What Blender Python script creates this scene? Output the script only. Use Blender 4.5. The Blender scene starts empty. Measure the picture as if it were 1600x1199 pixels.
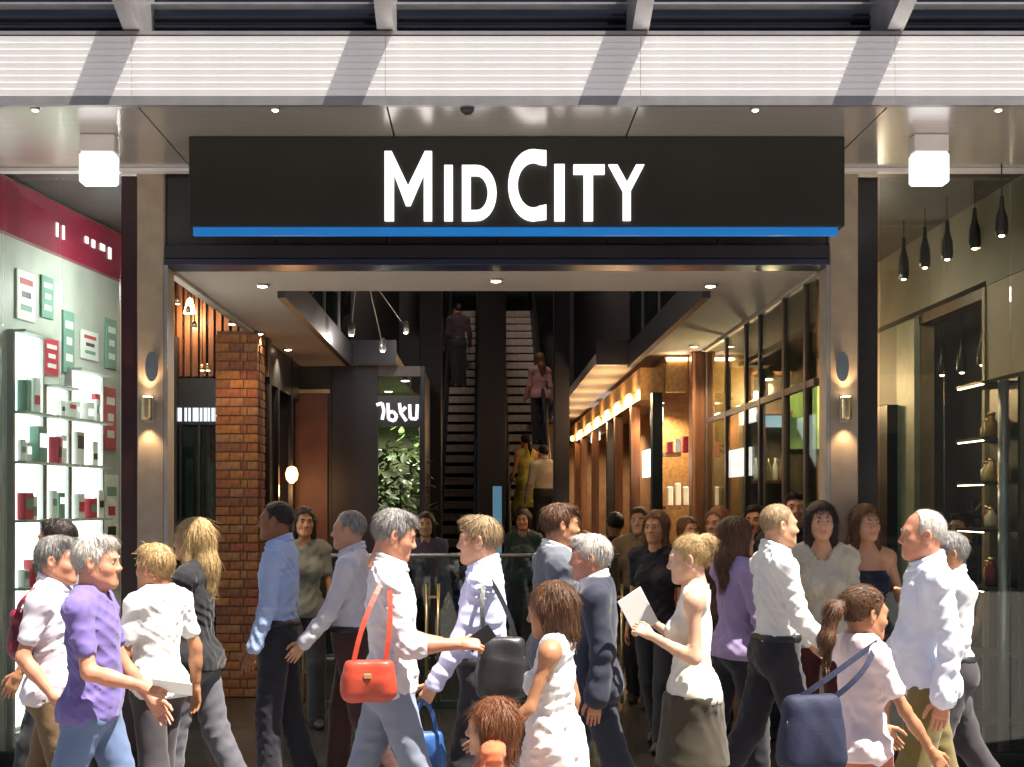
import bpy, bmesh, math, random
import numpy as np
from mathutils import Vector, Matrix
R = math.radians
scene = bpy.context.scene
C = scene.collection
random.seed(7); rng = np.random.default_rng(11)

# ------------------------------------------------------------------ camera
F = 2000.0; VX = 755.0; HY = 785.0; CAMZ = 1.78       # focal length and vanishing point, in photo pixels
cam_d = bpy.data.cameras.new('camera'); cam = bpy.data.objects.new('camera', cam_d); C.objects.link(cam)
cam.location = (0, 0, CAMZ); cam.rotation_euler = (R(90), 0, 0)
cam_d.sensor_width = 36; cam_d.lens = 36 * F / 1600
cam_d.shift_x = (800 - VX) / 1600; cam_d.shift_y = (HY - 599.5) / 1600
cam_d.clip_start = 0.05; cam_d.clip_end = 500
scene.camera = cam
def PX(px, s): return (px - VX) / s
def PZ(py, s): return CAMZ + (HY - py) / s

# ------------------------------------------------------------------ world, sun, exposure
TOSUN = Vector((0.40, -0.20, 1.0)).normalized()
elev = math.asin(TOSUN.z); azim = math.atan2(TOSUN.x, TOSUN.y)
w = bpy.data.worlds.new('World'); scene.world = w; w.use_nodes = True
nt = w.node_tree; nt.nodes.clear()
sky = nt.nodes.new('ShaderNodeTexSky'); sky.sky_type = 'NISHITA'; sky.sun_disc = False
sky.sun_elevation = elev; sky.sun_rotation = azim
bg = nt.nodes.new('ShaderNodeBackground'); bg.inputs[1].default_value = 0.052
wo = nt.nodes.new('ShaderNodeOutputWorld')
nt.links.new(sky.outputs[0], bg.inputs[0]); nt.links.new(bg.outputs[0], wo.inputs[0])
sd = bpy.data.lights.new('sun', 'SUN'); sd.energy = 5.0; sd.angle = R(0.5); sd.color = (1.0, 0.92, 0.81)
sun = bpy.data.objects.new('sun', sd); C.objects.link(sun); sun.location = (3, -4, 20)
sun.rotation_euler = (-TOSUN).to_track_quat('-Z', 'Y').to_euler()
vs = scene.view_settings
vs.view_transform = 'Standard'; vs.look = 'None'; vs.gamma = 1.0; vs.use_curve_mapping = False
vs.exposure = 1.62

# ------------------------------------------------------------------ materials
MATS = {}
def mat(name, col, rough=0.6, metal=0.0, var=0.12, scale=6.0, bump=0.0, bscale=60.0, stretch=(1, 1, 1),
        emit=None, estr=0.0, spec=0.5, col2=None, coat=0.0, bdist=0.004, rvar=0.0):
    if name in MATS: return MATS[name]
    m = bpy.data.materials.new(name); m.use_nodes = True
    n = m.node_tree.nodes; l = m.node_tree.links
    b = n['Principled BSDF']
    b.inputs['Roughness'].default_value = rough; b.inputs['Metallic'].default_value = metal
    b.inputs['Specular IOR Level'].default_value = spec
    b.inputs['Coat Weight'].default_value = coat
    tc = n.new('ShaderNodeTexCoord'); mp = n.new('ShaderNodeMapping'); mp.inputs['Scale'].default_value = stretch
    l.new(tc.outputs['Object'], mp.inputs[0])
    nz = n.new('ShaderNodeTexNoise'); nz.inputs['Scale'].default_value = scale; nz.inputs['Detail'].default_value = 5
    l.new(mp.outputs[0], nz.inputs['Vector'])
    rp = n.new('ShaderNodeValToRGB')
    c2 = col2 if col2 else tuple(c * (1 - var) for c in col)
    c1 = col if col2 else tuple(min(1, c * (1 + var)) for c in col)
    rp.color_ramp.elements[0].position = 0.32; rp.color_ramp.elements[1].position = 0.68
    rp.color_ramp.elements[0].color = (*c2, 1); rp.color_ramp.elements[1].color = (*c1, 1)
    l.new(nz.outputs['Fac'], rp.inputs[0]); l.new(rp.outputs[0], b.inputs['Base Color'])
    if rvar:
        mr = n.new('ShaderNodeMapRange'); mr.inputs[3].default_value = rough - rvar; mr.inputs[4].default_value = rough + rvar
        l.new(nz.outputs['Fac'], mr.inputs[0]); l.new(mr.outputs[0], b.inputs['Roughness'])
    if bump:
        n2 = n.new('ShaderNodeTexNoise'); n2.inputs['Scale'].default_value = bscale; n2.inputs['Detail'].default_value = 4
        l.new(mp.outputs[0], n2.inputs['Vector'])
        bp = n.new('ShaderNodeBump'); bp.inputs['Strength'].default_value = bump; bp.inputs['Distance'].default_value = bdist
        l.new(n2.outputs['Fac'], bp.inputs['Height']); l.new(bp.outputs[0], b.inputs['Normal'])
    if emit:
        b.inputs['Emission Color'].default_value = (*emit, 1); b.inputs['Emission Strength'].default_value = estr
    MATS[name] = m
    return m
def glass(name, tint=(0.86, 0.92, 0.9), refl=0.07, rough=0.02):
    if name in MATS: return MATS[name]
    m = bpy.data.materials.new(name); m.use_nodes = True
    n = m.node_tree.nodes; l = m.node_tree.links; n.clear()
    out = n.new('ShaderNodeOutputMaterial'); mx = n.new('ShaderNodeMixShader')
    tr = n.new('ShaderNodeBsdfTransparent'); tr.inputs[0].default_value = (*tint, 1)
    gl = n.new('ShaderNodeBsdfGlossy'); gl.inputs['Roughness'].default_value = rough
    lw = n.new('ShaderNodeLayerWeight'); lw.inputs[0].default_value = 0.5
    pw = n.new('ShaderNodeMath'); pw.operation = 'POWER'; pw.inputs[1].default_value = 4.0
    mr = n.new('ShaderNodeMapRange'); mr.inputs[3].default_value = refl; mr.inputs[4].default_value = 0.9
    l.new(lw.outputs['Facing'], pw.inputs[0]); l.new(pw.outputs[0], mr.inputs[0]); l.new(mr.outputs[0], mx.inputs[0])
    l.new(tr.outputs[0], mx.inputs[1]); l.new(gl.outputs[0], mx.inputs[2]); l.new(mx.outputs[0], out.inputs[0])
    MATS[name] = m
    return m

M_stone   = mat('beige_stone', (0.36, 0.29, 0.215), 0.45, var=0.10, scale=9, bump=0.15, bscale=80)
M_soffit  = mat('brushed_metal_soffit', (0.62, 0.575, 0.545), 0.24, metal=0.6, var=0.06, scale=3, stretch=(0.6, 14, 1), rvar=0.05)
M_white   = mat('white_powder_coat', (0.80, 0.785, 0.79), 0.45, var=0.05, scale=4, bump=0.05)
M_greymet = mat('grey_metal', (0.42, 0.41, 0.42), 0.35, metal=0.7, var=0.1, scale=8)
M_black   = mat('black_metal', (0.018, 0.018, 0.020), 0.35, var=0.25, scale=5)
M_signbk  = mat('sign_charcoal', (0.013, 0.0125, 0.010), 0.5, var=0.15, scale=3, bump=0.05)
M_navy    = mat('dark_navy_panel', (0.020, 0.019, 0.030), 0.45, var=0.2, scale=2)
M_letter  = mat('white_lit_letter', (0.85, 0.85, 0.83), 0.4, var=0.02, emit=(1, 0.98, 0.95), estr=0.45)
M_blue    = mat('blue_light_strip', (0.015, 0.13, 0.40), 0.4, var=0.1, emit=(0.003, 0.11, 0.34), estr=0.30)
M_lamp    = mat('frosted_lamp', (0.85, 0.87, 0.9), 0.4, var=0.02, emit=(0.95, 0.97, 1.0), estr=0.42)
M_frost   = mat('frosted_housing', (0.72, 0.70, 0.70), 0.5, var=0.04)
M_warmled = mat('warm_led', (0.9, 0.8, 0.6), 0.4, var=0.0, emit=(1.0, 0.72, 0.42), estr=7.0)
M_coolled = mat('cool_led', (0.9, 0.9, 0.9), 0.4, var=0.0, emit=(1.0, 0.93, 0.85), estr=7.0)
M_ceil    = mat('beige_plaster_ceiling', (0.50, 0.43, 0.37), 0.7, var=0.05, scale=2, bump=0.03)
M_floor   = mat('dark_polished_tile', (0.045, 0.040, 0.036), 0.22, var=0.25, scale=3, rvar=0.06)
M_wood    = mat('warm_timber', (0.22, 0.095, 0.04), 0.45, col2=(0.13, 0.05, 0.022), scale=5, stretch=(6, 6, 0.5), bump=0.1, bscale=30)
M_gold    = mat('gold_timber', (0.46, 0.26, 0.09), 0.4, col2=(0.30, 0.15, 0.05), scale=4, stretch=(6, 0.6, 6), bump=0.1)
M_darkwal = mat('dark_wall', (0.030, 0.026, 0.027), 0.5, var=0.25, scale=3)
M_greywal = mat('grey_green_wall', (0.22, 0.205, 0.17), 0.6, var=0.12, scale=2.5, bump=0.06)
M_maroon  = mat('maroon_lacquer', (0.22, 0.008, 0.034), 0.3, var=0.2, scale=4)
M_darkmar = mat('dark_maroon', (0.035, 0.010, 0.016), 0.35, var=0.2, scale=4)
M_glass   = glass('shop_glass', (0.84, 0.90, 0.87), 0.055)
M_glasst  = glass('teal_glass', (0.62, 0.74, 0.74), 0.08)
M_brass   = mat('brass', (0.72, 0.55, 0.30), 0.28, metal=0.9, var=0.1, scale=20)
M_step    = mat('escalator_step', (0.40, 0.33, 0.29), 0.5, metal=0.0, var=0.2, scale=12)
M_rubber  = mat('black_rubber', (0.012, 0.012, 0.013), 0.5, var=0.1)
M_leaf    = mat('leaf_green', (0.10, 0.20, 0.035), 0.5, col2=(0.05, 0.11, 0.02), scale=9)
M_paving  = mat('granite_paving', (0.19, 0.178, 0.165), 0.6, var=0.18, scale=14, bump=0.1)
M_shirtw  = None

# ------------------------------------------------------------------ mesh helpers
def wloc(o):
    v = Vector((0, 0, 0))
    while o is not None:
        v += o.location; o = o.parent
    return v
def link(name, mesh, loc, parent=None):
    o = bpy.data.objects.new(name, mesh); C.objects.link(o)
    if parent is not None: o.parent = parent; o.location = Vector(loc) - wloc(parent)
    else: o.location = loc
    return o
def tag(o, label=None, cat=None, group=None, kind=None):
    if label: o['label'] = label
    if cat: o['category'] = cat
    if group: o['group'] = group
    if kind: o['kind'] = kind
    return o
def thing(name, label, cat, loc, group=None):
    return tag(link(name, None, loc), label, cat, group)
BOXES = {}
def box_mesh(sx, sy, sz, m, bev):
    key = (round(sx, 4), round(sy, 4), round(sz, 4), m.name, bev)
    if key not in BOXES:
        bm = bmesh.new(); bmesh.ops.create_cube(bm, size=1)
        for v in bm.verts: v.co = Vector((v.co.x * sx, v.co.y * sy, v.co.z * sz))
        if bev: bmesh.ops.bevel(bm, geom=bm.edges[:], offset=bev, segments=1, affect='EDGES')
        me = bpy.data.meshes.new('box'); bm.to_mesh(me); bm.free(); me.materials.append(m)
        BOXES[key] = me
    return BOXES[key]
def box(name, x0, x1, y0, y1, z0, z1, m, parent=None, bev=0.0):
    me = box_mesh(x1 - x0, y1 - y0, z1 - z0, m, bev)
    return link(name, me, ((x0 + x1) / 2, (y0 + y1) / 2, (z0 + z1) / 2), parent)
def poly(name, verts, faces, m, parent=None, smooth=False, origin=None):
    V = [Vector(v) for v in verts]
    if origin is None:
        origin = sum(V, Vector()) / len(V)
    o3 = Vector(origin)
    me = bpy.data.meshes.new(name); me.from_pydata([tuple(v - o3) for v in V], [], faces); me.materials.append(m)
    bm = bmesh.new(); bm.from_mesh(me); bmesh.ops.recalc_face_normals(bm, faces=bm.faces[:]); bm.to_mesh(me); bm.free()
    if smooth: me.polygons.foreach_set('use_smooth', [True] * len(me.polygons))
    return link(name, me, o3, parent)
def prism(name, pts, axis, a, b, m, parent=None):
    """2D outline pts extruded along an axis from a to b. axis 'y': pts=(x,z); 'x': pts=(y,z); 'z': pts=(x,y)"""
    f = {'y': lambda p, t: (p[0], t, p[1]), 'x': lambda p, t: (t, p[0], p[1]), 'z': lambda p, t: (p[0], p[1], t)}[axis]
    n = len(pts)
    V = [f(p, a) for p in pts] + [f(p, b) for p in pts]
    Fc = [tuple(range(n - 1, -1, -1)), tuple(range(n, 2 * n))] + [(i, (i + 1) % n, n + (i + 1) % n, n + i) for i in range(n)]
    return poly(name, V, Fc, m, parent)
def tube(name, pts, radii, m, parent=None, seg=10, caps=True):
    pts = [Vector(p) for p in pts]; n = len(pts)
    if not hasattr(radii, '__len__'): radii = [radii] * n
    V = []; Fc = []
    for i, p in enumerate(pts):
        d = (pts[min(i + 1, n - 1)] - pts[max(i - 1, 0)]).normalized()
        a = Vector((0, 0, 1)) if abs(d.z) < 0.9 else Vector((1, 0, 0))
        u = d.cross(a).normalized(); v = d.cross(u)
        for k in range(seg):
            t = 2 * math.pi * k / seg
            V.append(p + (u * math.cos(t) + v * math.sin(t)) * radii[i])
    for i in range(n - 1):
        for k in range(seg):
            Fc.append((i * seg + k, i * seg + (k + 1) % seg, (i + 1) * seg + (k + 1) % seg, (i + 1) * seg + k))
    if caps: Fc += [tuple(range(seg - 1, -1, -1)), tuple(range((n - 1) * seg, n * seg))]
    return poly(name, V, Fc, m, parent, smooth=True)
def lathe(name, prof, m, loc, parent=None, seg=16):
    V = []; Fc = []; n = len(prof)
    for r, z in prof:
        for k in range(seg):
            t = 2 * math.pi * k / seg; V.append((loc[0] + r * math.cos(t), loc[1] + r * math.sin(t), loc[2] + z))
    for i in range(n - 1):
        for k in range(seg):
            Fc.append((i * seg + k, i * seg + (k + 1) % seg, (i + 1) * seg + (k + 1) % seg, (i + 1) * seg + k))
    Fc += [tuple(range(seg - 1, -1, -1)), tuple(range((n - 1) * seg, n * seg))]
    return poly(name, V, Fc, m, parent, smooth=True, origin=loc)
def lamp_light(name, loc, energy, col, parent, typ='POINT', size=0.05, spot=110, to=None):
    d = bpy.data.lights.new(name, typ); d.energy = energy; d.color = col; d.shadow_soft_size = size
    if typ == 'SPOT': d.spot_size = R(spot); d.spot_blend = 0.6
    o = link(name, d, loc, parent)
    if to is not None: o.rotation_euler = (Vector(to) - Vector(loc)).to_track_quat('-Z', 'Y').to_euler()
    return o

ZS = 3.98      # canopy soffit
ZC = 3.35      # arcade ceiling
YF, YSIGN, YP = 7.0, 7.69, 8.5
SP = F / YP

# ================================================================== STRUCTURE
st = box('street', -60, 60, -60, 8.4, -0.3, 0.0, M_paving); tag(st, kind='structure')
mf = box('arcade_floor', -60, 60, 8.4, 60, -0.3, -0.004, M_floor); tag(mf, kind='structure')

# opposite side of the street, behind the camera (it shows in the glass and bounces light)
M_ochre = mat('sandstone', (0.36, 0.29, 0.21), 0.8, var=0.15, scale=2)
M_dglass = mat('dark_window', (0.03, 0.04, 0.05), 0.1, var=0.1)
ob = thing('street_building', 'sandstone building across the street with rows of dark windows', 'building', (0, -12, 0))
box('wall', -26, 26, -16, -11.3, 0, 15, M_ochre, ob)
for i in range(11):
    for j in range(4):
        wx = -22 + i * 4.4; wz = 1.0 + j * 3.6
        wn = box('window', wx - 1.1, wx + 1.1, -11.34, -11.25, wz, wz + 2.3, M_dglass, ob)
        box('sill', wx - 1.25, wx + 1.25, -11.38, -11.1, wz - 0.14, wz, M_stone, wn)

# ------------------------------------------------------------------ canopy
cp = thing('street_canopy', 'street canopy with white slatted fascia and glossy metal soffit over the entrance', 'canopy', (0.2, 7.7, ZS))
FIN = [-3.31, -1.92, -0.535, 0.86, 2.25, 3.64]
zt = PZ(56, F / YF)                                            # top of the fascia
nsl = 9; sh = (zt - ZS - 0.025) / nsl
for i in range(len(FIN) - 1):
    a, b = FIN[i], FIN[i + 1]
    for k in range(nsl):
        z0 = ZS + 0.02 + k * sh
        # a slat with a sloping face: a thin lip and a shadow groove
        prism('slat', [(YF - 0.0055, z0 + 0.0006), (YF - 0.0095, z0 + sh * 0.97), (YF - 0.0085, z0 + sh * 0.985), (YF + 0.02, z0 + sh * 0.985), (YF + 0.02, z0 + 0.0006)], 'x', a + 0.001, b - 0.001, M_white, cp)
    # soffit panel
    box('soffit_panel', a + 0.005, b - 0.005, YF + 0.03, YP - 0.02, ZS, ZS + 0.02, M_soffit, cp)
    box('soffit_edge', a, b, YF - 0.008, YF + 0.03, ZS - 0.03, ZS + 0.018, M_greymet, cp)
    box('back_trim', a, b, YP - 0.09, YP - 0.02, ZS - 0.025, ZS - 0.002, M_white, cp)
box('backing', FIN[0], FIN[-1], YF + 0.03, YF + 0.06, ZS + 0.03, zt, M_greymet, cp)
box('top_flashing', FIN[0], FIN[-1], YF - 0.011, YF + 0.4, zt + 0.002, zt + 0.022, M_greymet, cp)
box('roof_deck', FIN[0], FIN[-1], YF + 0.07, YP + 0.2, ZS + 0.06, zt - 0.01, M_black, cp)
for i, x in enumerate(FIN):
    prism('bracket', [(YF + 0.3, zt + 0.03), (YF - 0.02, zt + 0.03), (YF - 0.55, zt + 0.22), (YF - 0.55, zt + 0.30), (YF + 0.3, zt + 0.45)], 'x', x - 0.045, x + 0.045, M_greymet, cp)
# clerestory glazing above the canopy
cl = thing('clerestory', 'dark glazed band with pale rail above the white fascia', 'glazing', (0.2, YF + 0.32, zt))
for i in range(len(FIN) - 1):
    a, b = FIN[i], FIN[i + 1]
    box('pane', a + 0.02, b - 0.02, YF + 0.34, YF + 0.37, zt + 0.03, zt + 0.9, mat('night_glass', (0.012, 0.016, 0.026), 0.12, var=0.3, scale=3, stretch=(0.5, 1, 8)), cl)
    for k, zz in enumerate((0.075, 0.11, 0.15, 0.20)):
        box('louvre', a + 0.02, b - 0.02, YF + 0.28, YF + 0.335, zt + zz, zt + zz + 0.012, M_navy, cl)
    box('rail', a, b, YF + 0.22, YF + 0.30, zt + 0.258, zt + 0.270, M_greymet, cl)
fu = thing('upper_facade', 'dark upper storey wall rising above the canopy glazing', 'wall', (0.2, 8.5, zt + 0.9))
box('wall', FIN[0] - 9, FIN[-1] + 9, YF + 0.4, YF + 0.8, zt + 0.9, zt + 9, M_darkwal, fu)
box('cornice', FIN[0] - 9, FIN[-1] + 9, YF + 0.28, YF + 0.4, zt + 0.92, zt + 1.1, M_greymet, fu)

# small warm downlights in the soffit and box lamps
def downlight(x, y, z, label, group, warm=True, e=6, r=0.035, spot=120):
    t = thing('downlight', label, 'downlight', (x, y, z), group)
    lathe('trim_ring', [(r * 1.5, -0.001), (r * 1.5, -0.010), (r * 1.05, -0.012), (r * 1.02, -0.002)], M_greymet, (x, y, z), t, 14)
    lathe('diffuser', [(r, -0.014), (r * 0.6, -0.018)], M_warmled if warm else M_coolled, (x, y, z), t, 14)
    if e: lamp_light('bulb', (x, y, z - 0.05), e, (1.0, 0.74, 0.46) if warm else (1.0, 0.9, 0.78), t, 'SPOT', 0.04, spot, (x, y, 0))
    return t
for px in (55, 430, 1180, 1560):
    downlight(PX(px, 280), F / 280, ZS - 0.002, 'small warm downlight set in the glossy metal canopy soffit', 'downlights in the canopy soffit', e=0, r=0.017)
def box_lamp(px, label):
    s = 262; x = PX(px, s); y = F / s + 0.05; h = 0.104
    t = thing('box_lamp', label, 'lamp', (x, y, ZS), 'square box lamps under the canopy')
    box('housing', x - h, x + h, y - 0.05, y + 0.05, PZ(237, s) + 0.001, ZS - 0.001, M_frost, t, 0.006)
    box('diffuser', x - h - 0.004, x + h + 0.004, y - 0.054, y + 0.054, PZ(286, s), PZ(237, s), M_lamp, t, 0.014)
box_lamp(151, 'lit white box lamp under the canopy on the side of the lit display shop')
box_lamp(1456, 'lit white box lamp under the canopy on the side of the pendant lamp shop')

cd_ = thing('dome_camera', 'small black dome security camera under the front of the soffit', 'camera', (PX(730, 283), F / 283, ZS))
lathe('mount', [(0.05, -0.002), (0.05, -0.018), (0.042, -0.022)], M_greymet, (PX(730, 283), F / 283, ZS), cd_)
lathe('dome', [(0.040, -0.022), (0.038, -0.04), (0.026, -0.056), (0.008, -0.064)], M_black, (PX(730, 283), F / 283, ZS), cd_)

# ------------------------------------------------------------------ the MIDCITY sign
SS = F / YSIGN
sg = thing('entrance_sign', 'long charcoal sign box with white MIDCITY letters and blue light strip', 'sign', (PX(807, SS), YSIGN, PZ(355, SS)))
box('sign_box', PX(295, SS), PX(1320, SS), YSIGN, YSIGN + 0.22, PZ(354, SS), ZS - 0.003, M_signbk, sg, 0.004)
box('light_strip', PX(301, SS), PX(1310, SS), YSIGN + 0.012, YSIGN + 0.05, PZ(367, SS), PZ(354, SS) - 0.002, M_blue, sg)
def L(zx, zy):                                             # letter outline points, read off an enlargement of the photo
    return (PX(580 + zx / 3.636, SS), PZ(220 + zy / 3.636, SS))
def letter(outlines):
    V = []; Fc = []
    for pts in outlines:
        n = len(pts); o = len(V)
        q = [L(*p) for p in pts]
        V += [(x, YSIGN - 0.03, z) for x, z in q] + [(x, YSIGN - 0.004, z) for x, z in q]
        Fc += [tuple(o + i for i in range(n)), tuple(o + n + i for i in range(n - 1, -1, -1))]
        Fc += [(o + i, o + n + i, o + n + (i + 1) % n, o + (i + 1) % n) for i in range(n)]
    return poly('letter', V, Fc, M_letter, sg)
def arc(cx, cy, rx, ry, a0, a1, n=18): return [(cx + rx * math.cos(R(a0 + (a1 - a0) * i / n)), cy - ry * math.sin(R(a0 + (a1 - a0) * i / n))) for i in range(n + 1)]
letter([[(78, 460), (78, 66), (118, 66), (211, 262), (306, 66), (346, 66), (346, 460), (300, 460), (300, 195), (224, 374), (198, 374), (130, 195), (130, 460)]])
letter([[(416, 460), (416, 145), (464, 145), (464, 460)]])
letter([[(516, 460), (516, 145), (566, 145), (566, 460)],
        [(566, 145)] + arc(600, 302, 112, 157, 90, -90) + [(566, 460), (566, 400)] + arc(600, 302, 62, 98, -90, 90) + [(566, 204)]])
letter([[(994, 62)] + arc(920, 258, 142, 203, 80, 280, 26) + [(994, 452), (994, 368)] + arc(920, 258, 88, 128, 292, 68, 26) + [(994, 146)]])
letter([[(1040, 460), (1040, 140), (1097, 140), (1097, 460)]])
letter([[(1148, 142), (1324, 142), (1324, 196), (1258, 196), (1258, 460), (1206, 460), (1206, 196), (1148, 196)]])
letter([[(1346, 142), (1396, 142), (1450, 240), (1502, 142), (1550, 142), (1472, 292), (1472, 458), (1428, 458), (1428, 292)]])

# ------------------------------------------------------------------ portal
xl0, xl1 = PX(215, SP), PX(258, SP); xr0, xr1 = PX(1295, SP), PX(1340, SP)
po = thing('entrance_portal', 'beige stone entrance columns with a dark glazed transom between them', 'portal', (0.1, YP, 0))
box('column', xl0, xl1, YP - 0.018, YP + 0.25, 0, ZS + 0.05, M_stone, po, 0.008)
box('column', xr0, xr1, YP - 0.018, YP + 0.25, 0, ZS + 0.05, M_stone, po, 0.008)
nb = 6
for i in range(nb):
    a = xl1 + (xr0 - xl1) * i / nb; b = xl1 + (xr0 - xl1) * (i + 1) / nb
    box('transom_panel', a + 0.004, b - 0.004, YP + 0.02, YP + 0.06, ZC + 0.14, ZS + 0.05, M_black, po)
box('beam', xl1, xr0, YP - 0.02, YP + 0.2, ZC + 0.045, ZC + 0.135, M_navy, po, 0.004)
box('beam_trim', xl1, xr0, YP - 0.03, YP + 0.2, ZC + 0.0, ZC + 0.042, mat('navy_trim', (0.03, 0.035, 0.07), 0.3), po, 0.004)
for x in (xl1 + 0.012, xr0 - 0.012):                      # steel edge strip on the inner face of each column
    box('edge_strip', x - 0.012, x + 0.012, YP - 0.028, YP - 0.018, 0.02, ZC, M_greymet, po)
def wall_lamp(x, label):
    y = YP - 0.018; z = PZ(640, SP)
    t = thing('wall_lamp', label, 'wall lamp', (x, y, z), 'up and down lights on the entrance columns')
    box('back_plate', x - 0.03, x + 0.03, y - 0.012, y, z - 0.09, z + 0.09, M_greymet, t, 0.003)
    lathe('lamp_body', [(0.034, -0.075), (0.036, -0.06), (0.036, 0.06), (0.034, 0.075)], M_brass, (x, y - 0.055, z), t, 14)
    lathe('lens', [(0.028, 0.0), (0.026, 0.006)], M_warmled, (x, y - 0.055, z + 0.0755), t, 12)
    lamp_light('bulb', (x, y - 0.055, z + 0.1), 2.2, (1, 0.66, 0.36), t, 'SPOT', 0.02, 95, (x, y - 0.01, z + 2))
    lamp_light('bulb', (x, y - 0.055, z - 0.1), 2.2, (1, 0.66, 0.36), t, 'SPOT', 0.02, 95, (x, y - 0.01, z - 2))
wall_lamp((xl0 + xl1) / 2 - 0.01, 'brass wall lamp on the stone column beside the lit display shop')
wall_lamp((xr0 + xr1) / 2, 'brass wall lamp on the stone column beside the pendant lamp shop')
def badge(x, label):
    y = YP - 0.075; z = PZ(575, SP)
    t = thing('round_plaque', label, 'plaque', (x, y, z), 'blue round plaques on the columns')
    V = []; n = 20
    for k in range(n):
        a = 2 * math.pi * k / n; V.append((x + 0.042 * math.cos(a), z + 0.10 * math.sin(a)))
    prism('disc', V, 'y', y - 0.006, y + 0.006, mat('plaque_blue', (0.16, 0.20, 0.23), 0.3, var=0.1), t)
    box('bracket', x - 0.015, x + 0.015, y + 0.007, YP - 0.018, z - 0.015, z + 0.015, M_greymet, t)
badge(xl1 - 0.07, 'blue grey oval plaque on the stone column beside the lit display shop')
badge(xr0 + 0.07, 'blue grey oval plaque on the stone column beside the pendant lamp shop')

# ------------------------------------------------------------------ arcade interior
XL, XR = -2.1, 2.27
VYA, VYB = F / (330 / 1.57), F / (217 / 1.57)             # void in the ceiling
VXL, VXR = -1.50, 1.66
ar = thing('arcade_interior', 'arcade interior with beige ceiling, dark void and dark upper walls', 'arcade', (0.1, YP + 0.3, 0))
YE = 30.5
EXL, EXR = -0.98, 1.28
box('ceiling', XL, XR, YP + 0.22, VYA, ZC, ZC + 0.12, M_ceil, ar)
box('ceiling', XL, VXL, VYA, VYB, ZC, ZC + 0.12, M_ceil, ar)
box('ceiling', VXR, XR, VYA, VYB, ZC, ZC + 0.12, M_ceil, ar)
box('ceiling', XL, EXL, VYB, VYB + 3, ZC, ZC + 0.12, M_ceil, ar)
box('ceiling', EXR, XR, VYB, 25, ZC, ZC + 0.12, M_ceil, ar)
# dark metal edge round the void
box('void_edge', VXL - 0.03, VXL + 0.03, VYA, VYB, ZC - 0.05, ZC + 0.20, M_navy, ar)
box('void_edge', VXR - 0.03, VXR + 0.03, VYA, VYB, ZC - 0.05, ZC + 0.20, M_navy, ar)
box('void_edge', VXL - 0.03, EXL, VYB - 0.03, VYB + 0.05, ZC - 0.02, ZC + 0.26, M_navy, ar)
box('void_edge', EXR, VXR + 0.03, VYB - 0.03, VYB + 0.05, ZC - 0.02, ZC + 0.26, M_navy, ar)
# side walls and bulkheads
box('bulkhead', XL - 0.06, XL - 0.001, YP + 0.25, 11.8, ZC - 0.02, ZS, M_ceil, ar)
box('bulkhead', XR + 0.001, XR + 0.06, YP + 0.25, 13.2, ZC - 0.02, ZS, M_ceil, ar)
# upper level: dark walls round the void
box('upper_wall', VXL - 0.58, VXL - 0.50, VYA - 0.6, YE, ZC + 0.2, 9, M_darkwal, ar)
box('upper_wall', VXR + 0.50, VXR + 0.58, VYA - 0.6, YE, ZC + 0.2, 9, M_darkwal, ar)
box('upper_wall', VXL - 0.58, VXR + 0.58, YE, YE + 0.2, 0, 9, M_darkwal, ar)
box('upper_ceiling', VXL - 0.58, VXR + 0.58, VYA - 0.6, YE, 9, 9.1, M_darkwal, ar)
box('upper_wall', VXL - 0.58, VXR + 0.58, VYA - 0.7, VYA - 0.6, ZC + 0.2, 9, M_darkwal, ar)
# landing and slab edge above the escalators
box('landing_slab', EXL, EXR, 28.6, YE, 5.55, 5.9, M_navy, ar)
box('landing_header', EXL - 0.2, EXR + 0.2, 27.5, 27.7, 6.35, 7.4, mat('violet_grey_panel', (0.07, 0.06, 0.085), 0.35), ar)
for x in (-0.3, 0.15, 0.55):                              # pale marks on the header
    box('header_mark', x, x + 0.28, 27.485, 27.499, 6.42, 6.50, M_frost, ar)
# balustrade glass of the upper level along the void
for sx in (VXL, VXR):
    ub = thing('upper_balustrade', 'glass balustrade of the upper level on the side of the %s' % ('lit display shop' if sx < 0 else 'pendant lamp shop'), 'balustrade', (sx, VYA, ZC + 0.2), 'upper level balustrades')
    for k in range(4):
        y0 = VYA + k * (VYB - VYA) / 4; y1 = VYA + (k + 1) * (VYB - VYA) / 4
        box('glass_panel', sx - 0.008, sx + 0.008, y0 + 0.03, y1 - 0.03, ZC + 0.21, ZC + 1.15, M_glasst, ub)
        box('post', sx - 0.02, sx + 0.02, y0 - 0.02, y0 + 0.02, ZC + 0.2, ZC + 1.15, M_greymet, ub)
    tube('handrail', [(sx, VYA, ZC + 1.19), (sx, VYB, ZC + 1.19)], 0.022, M_greymet, ub, 8)
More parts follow.
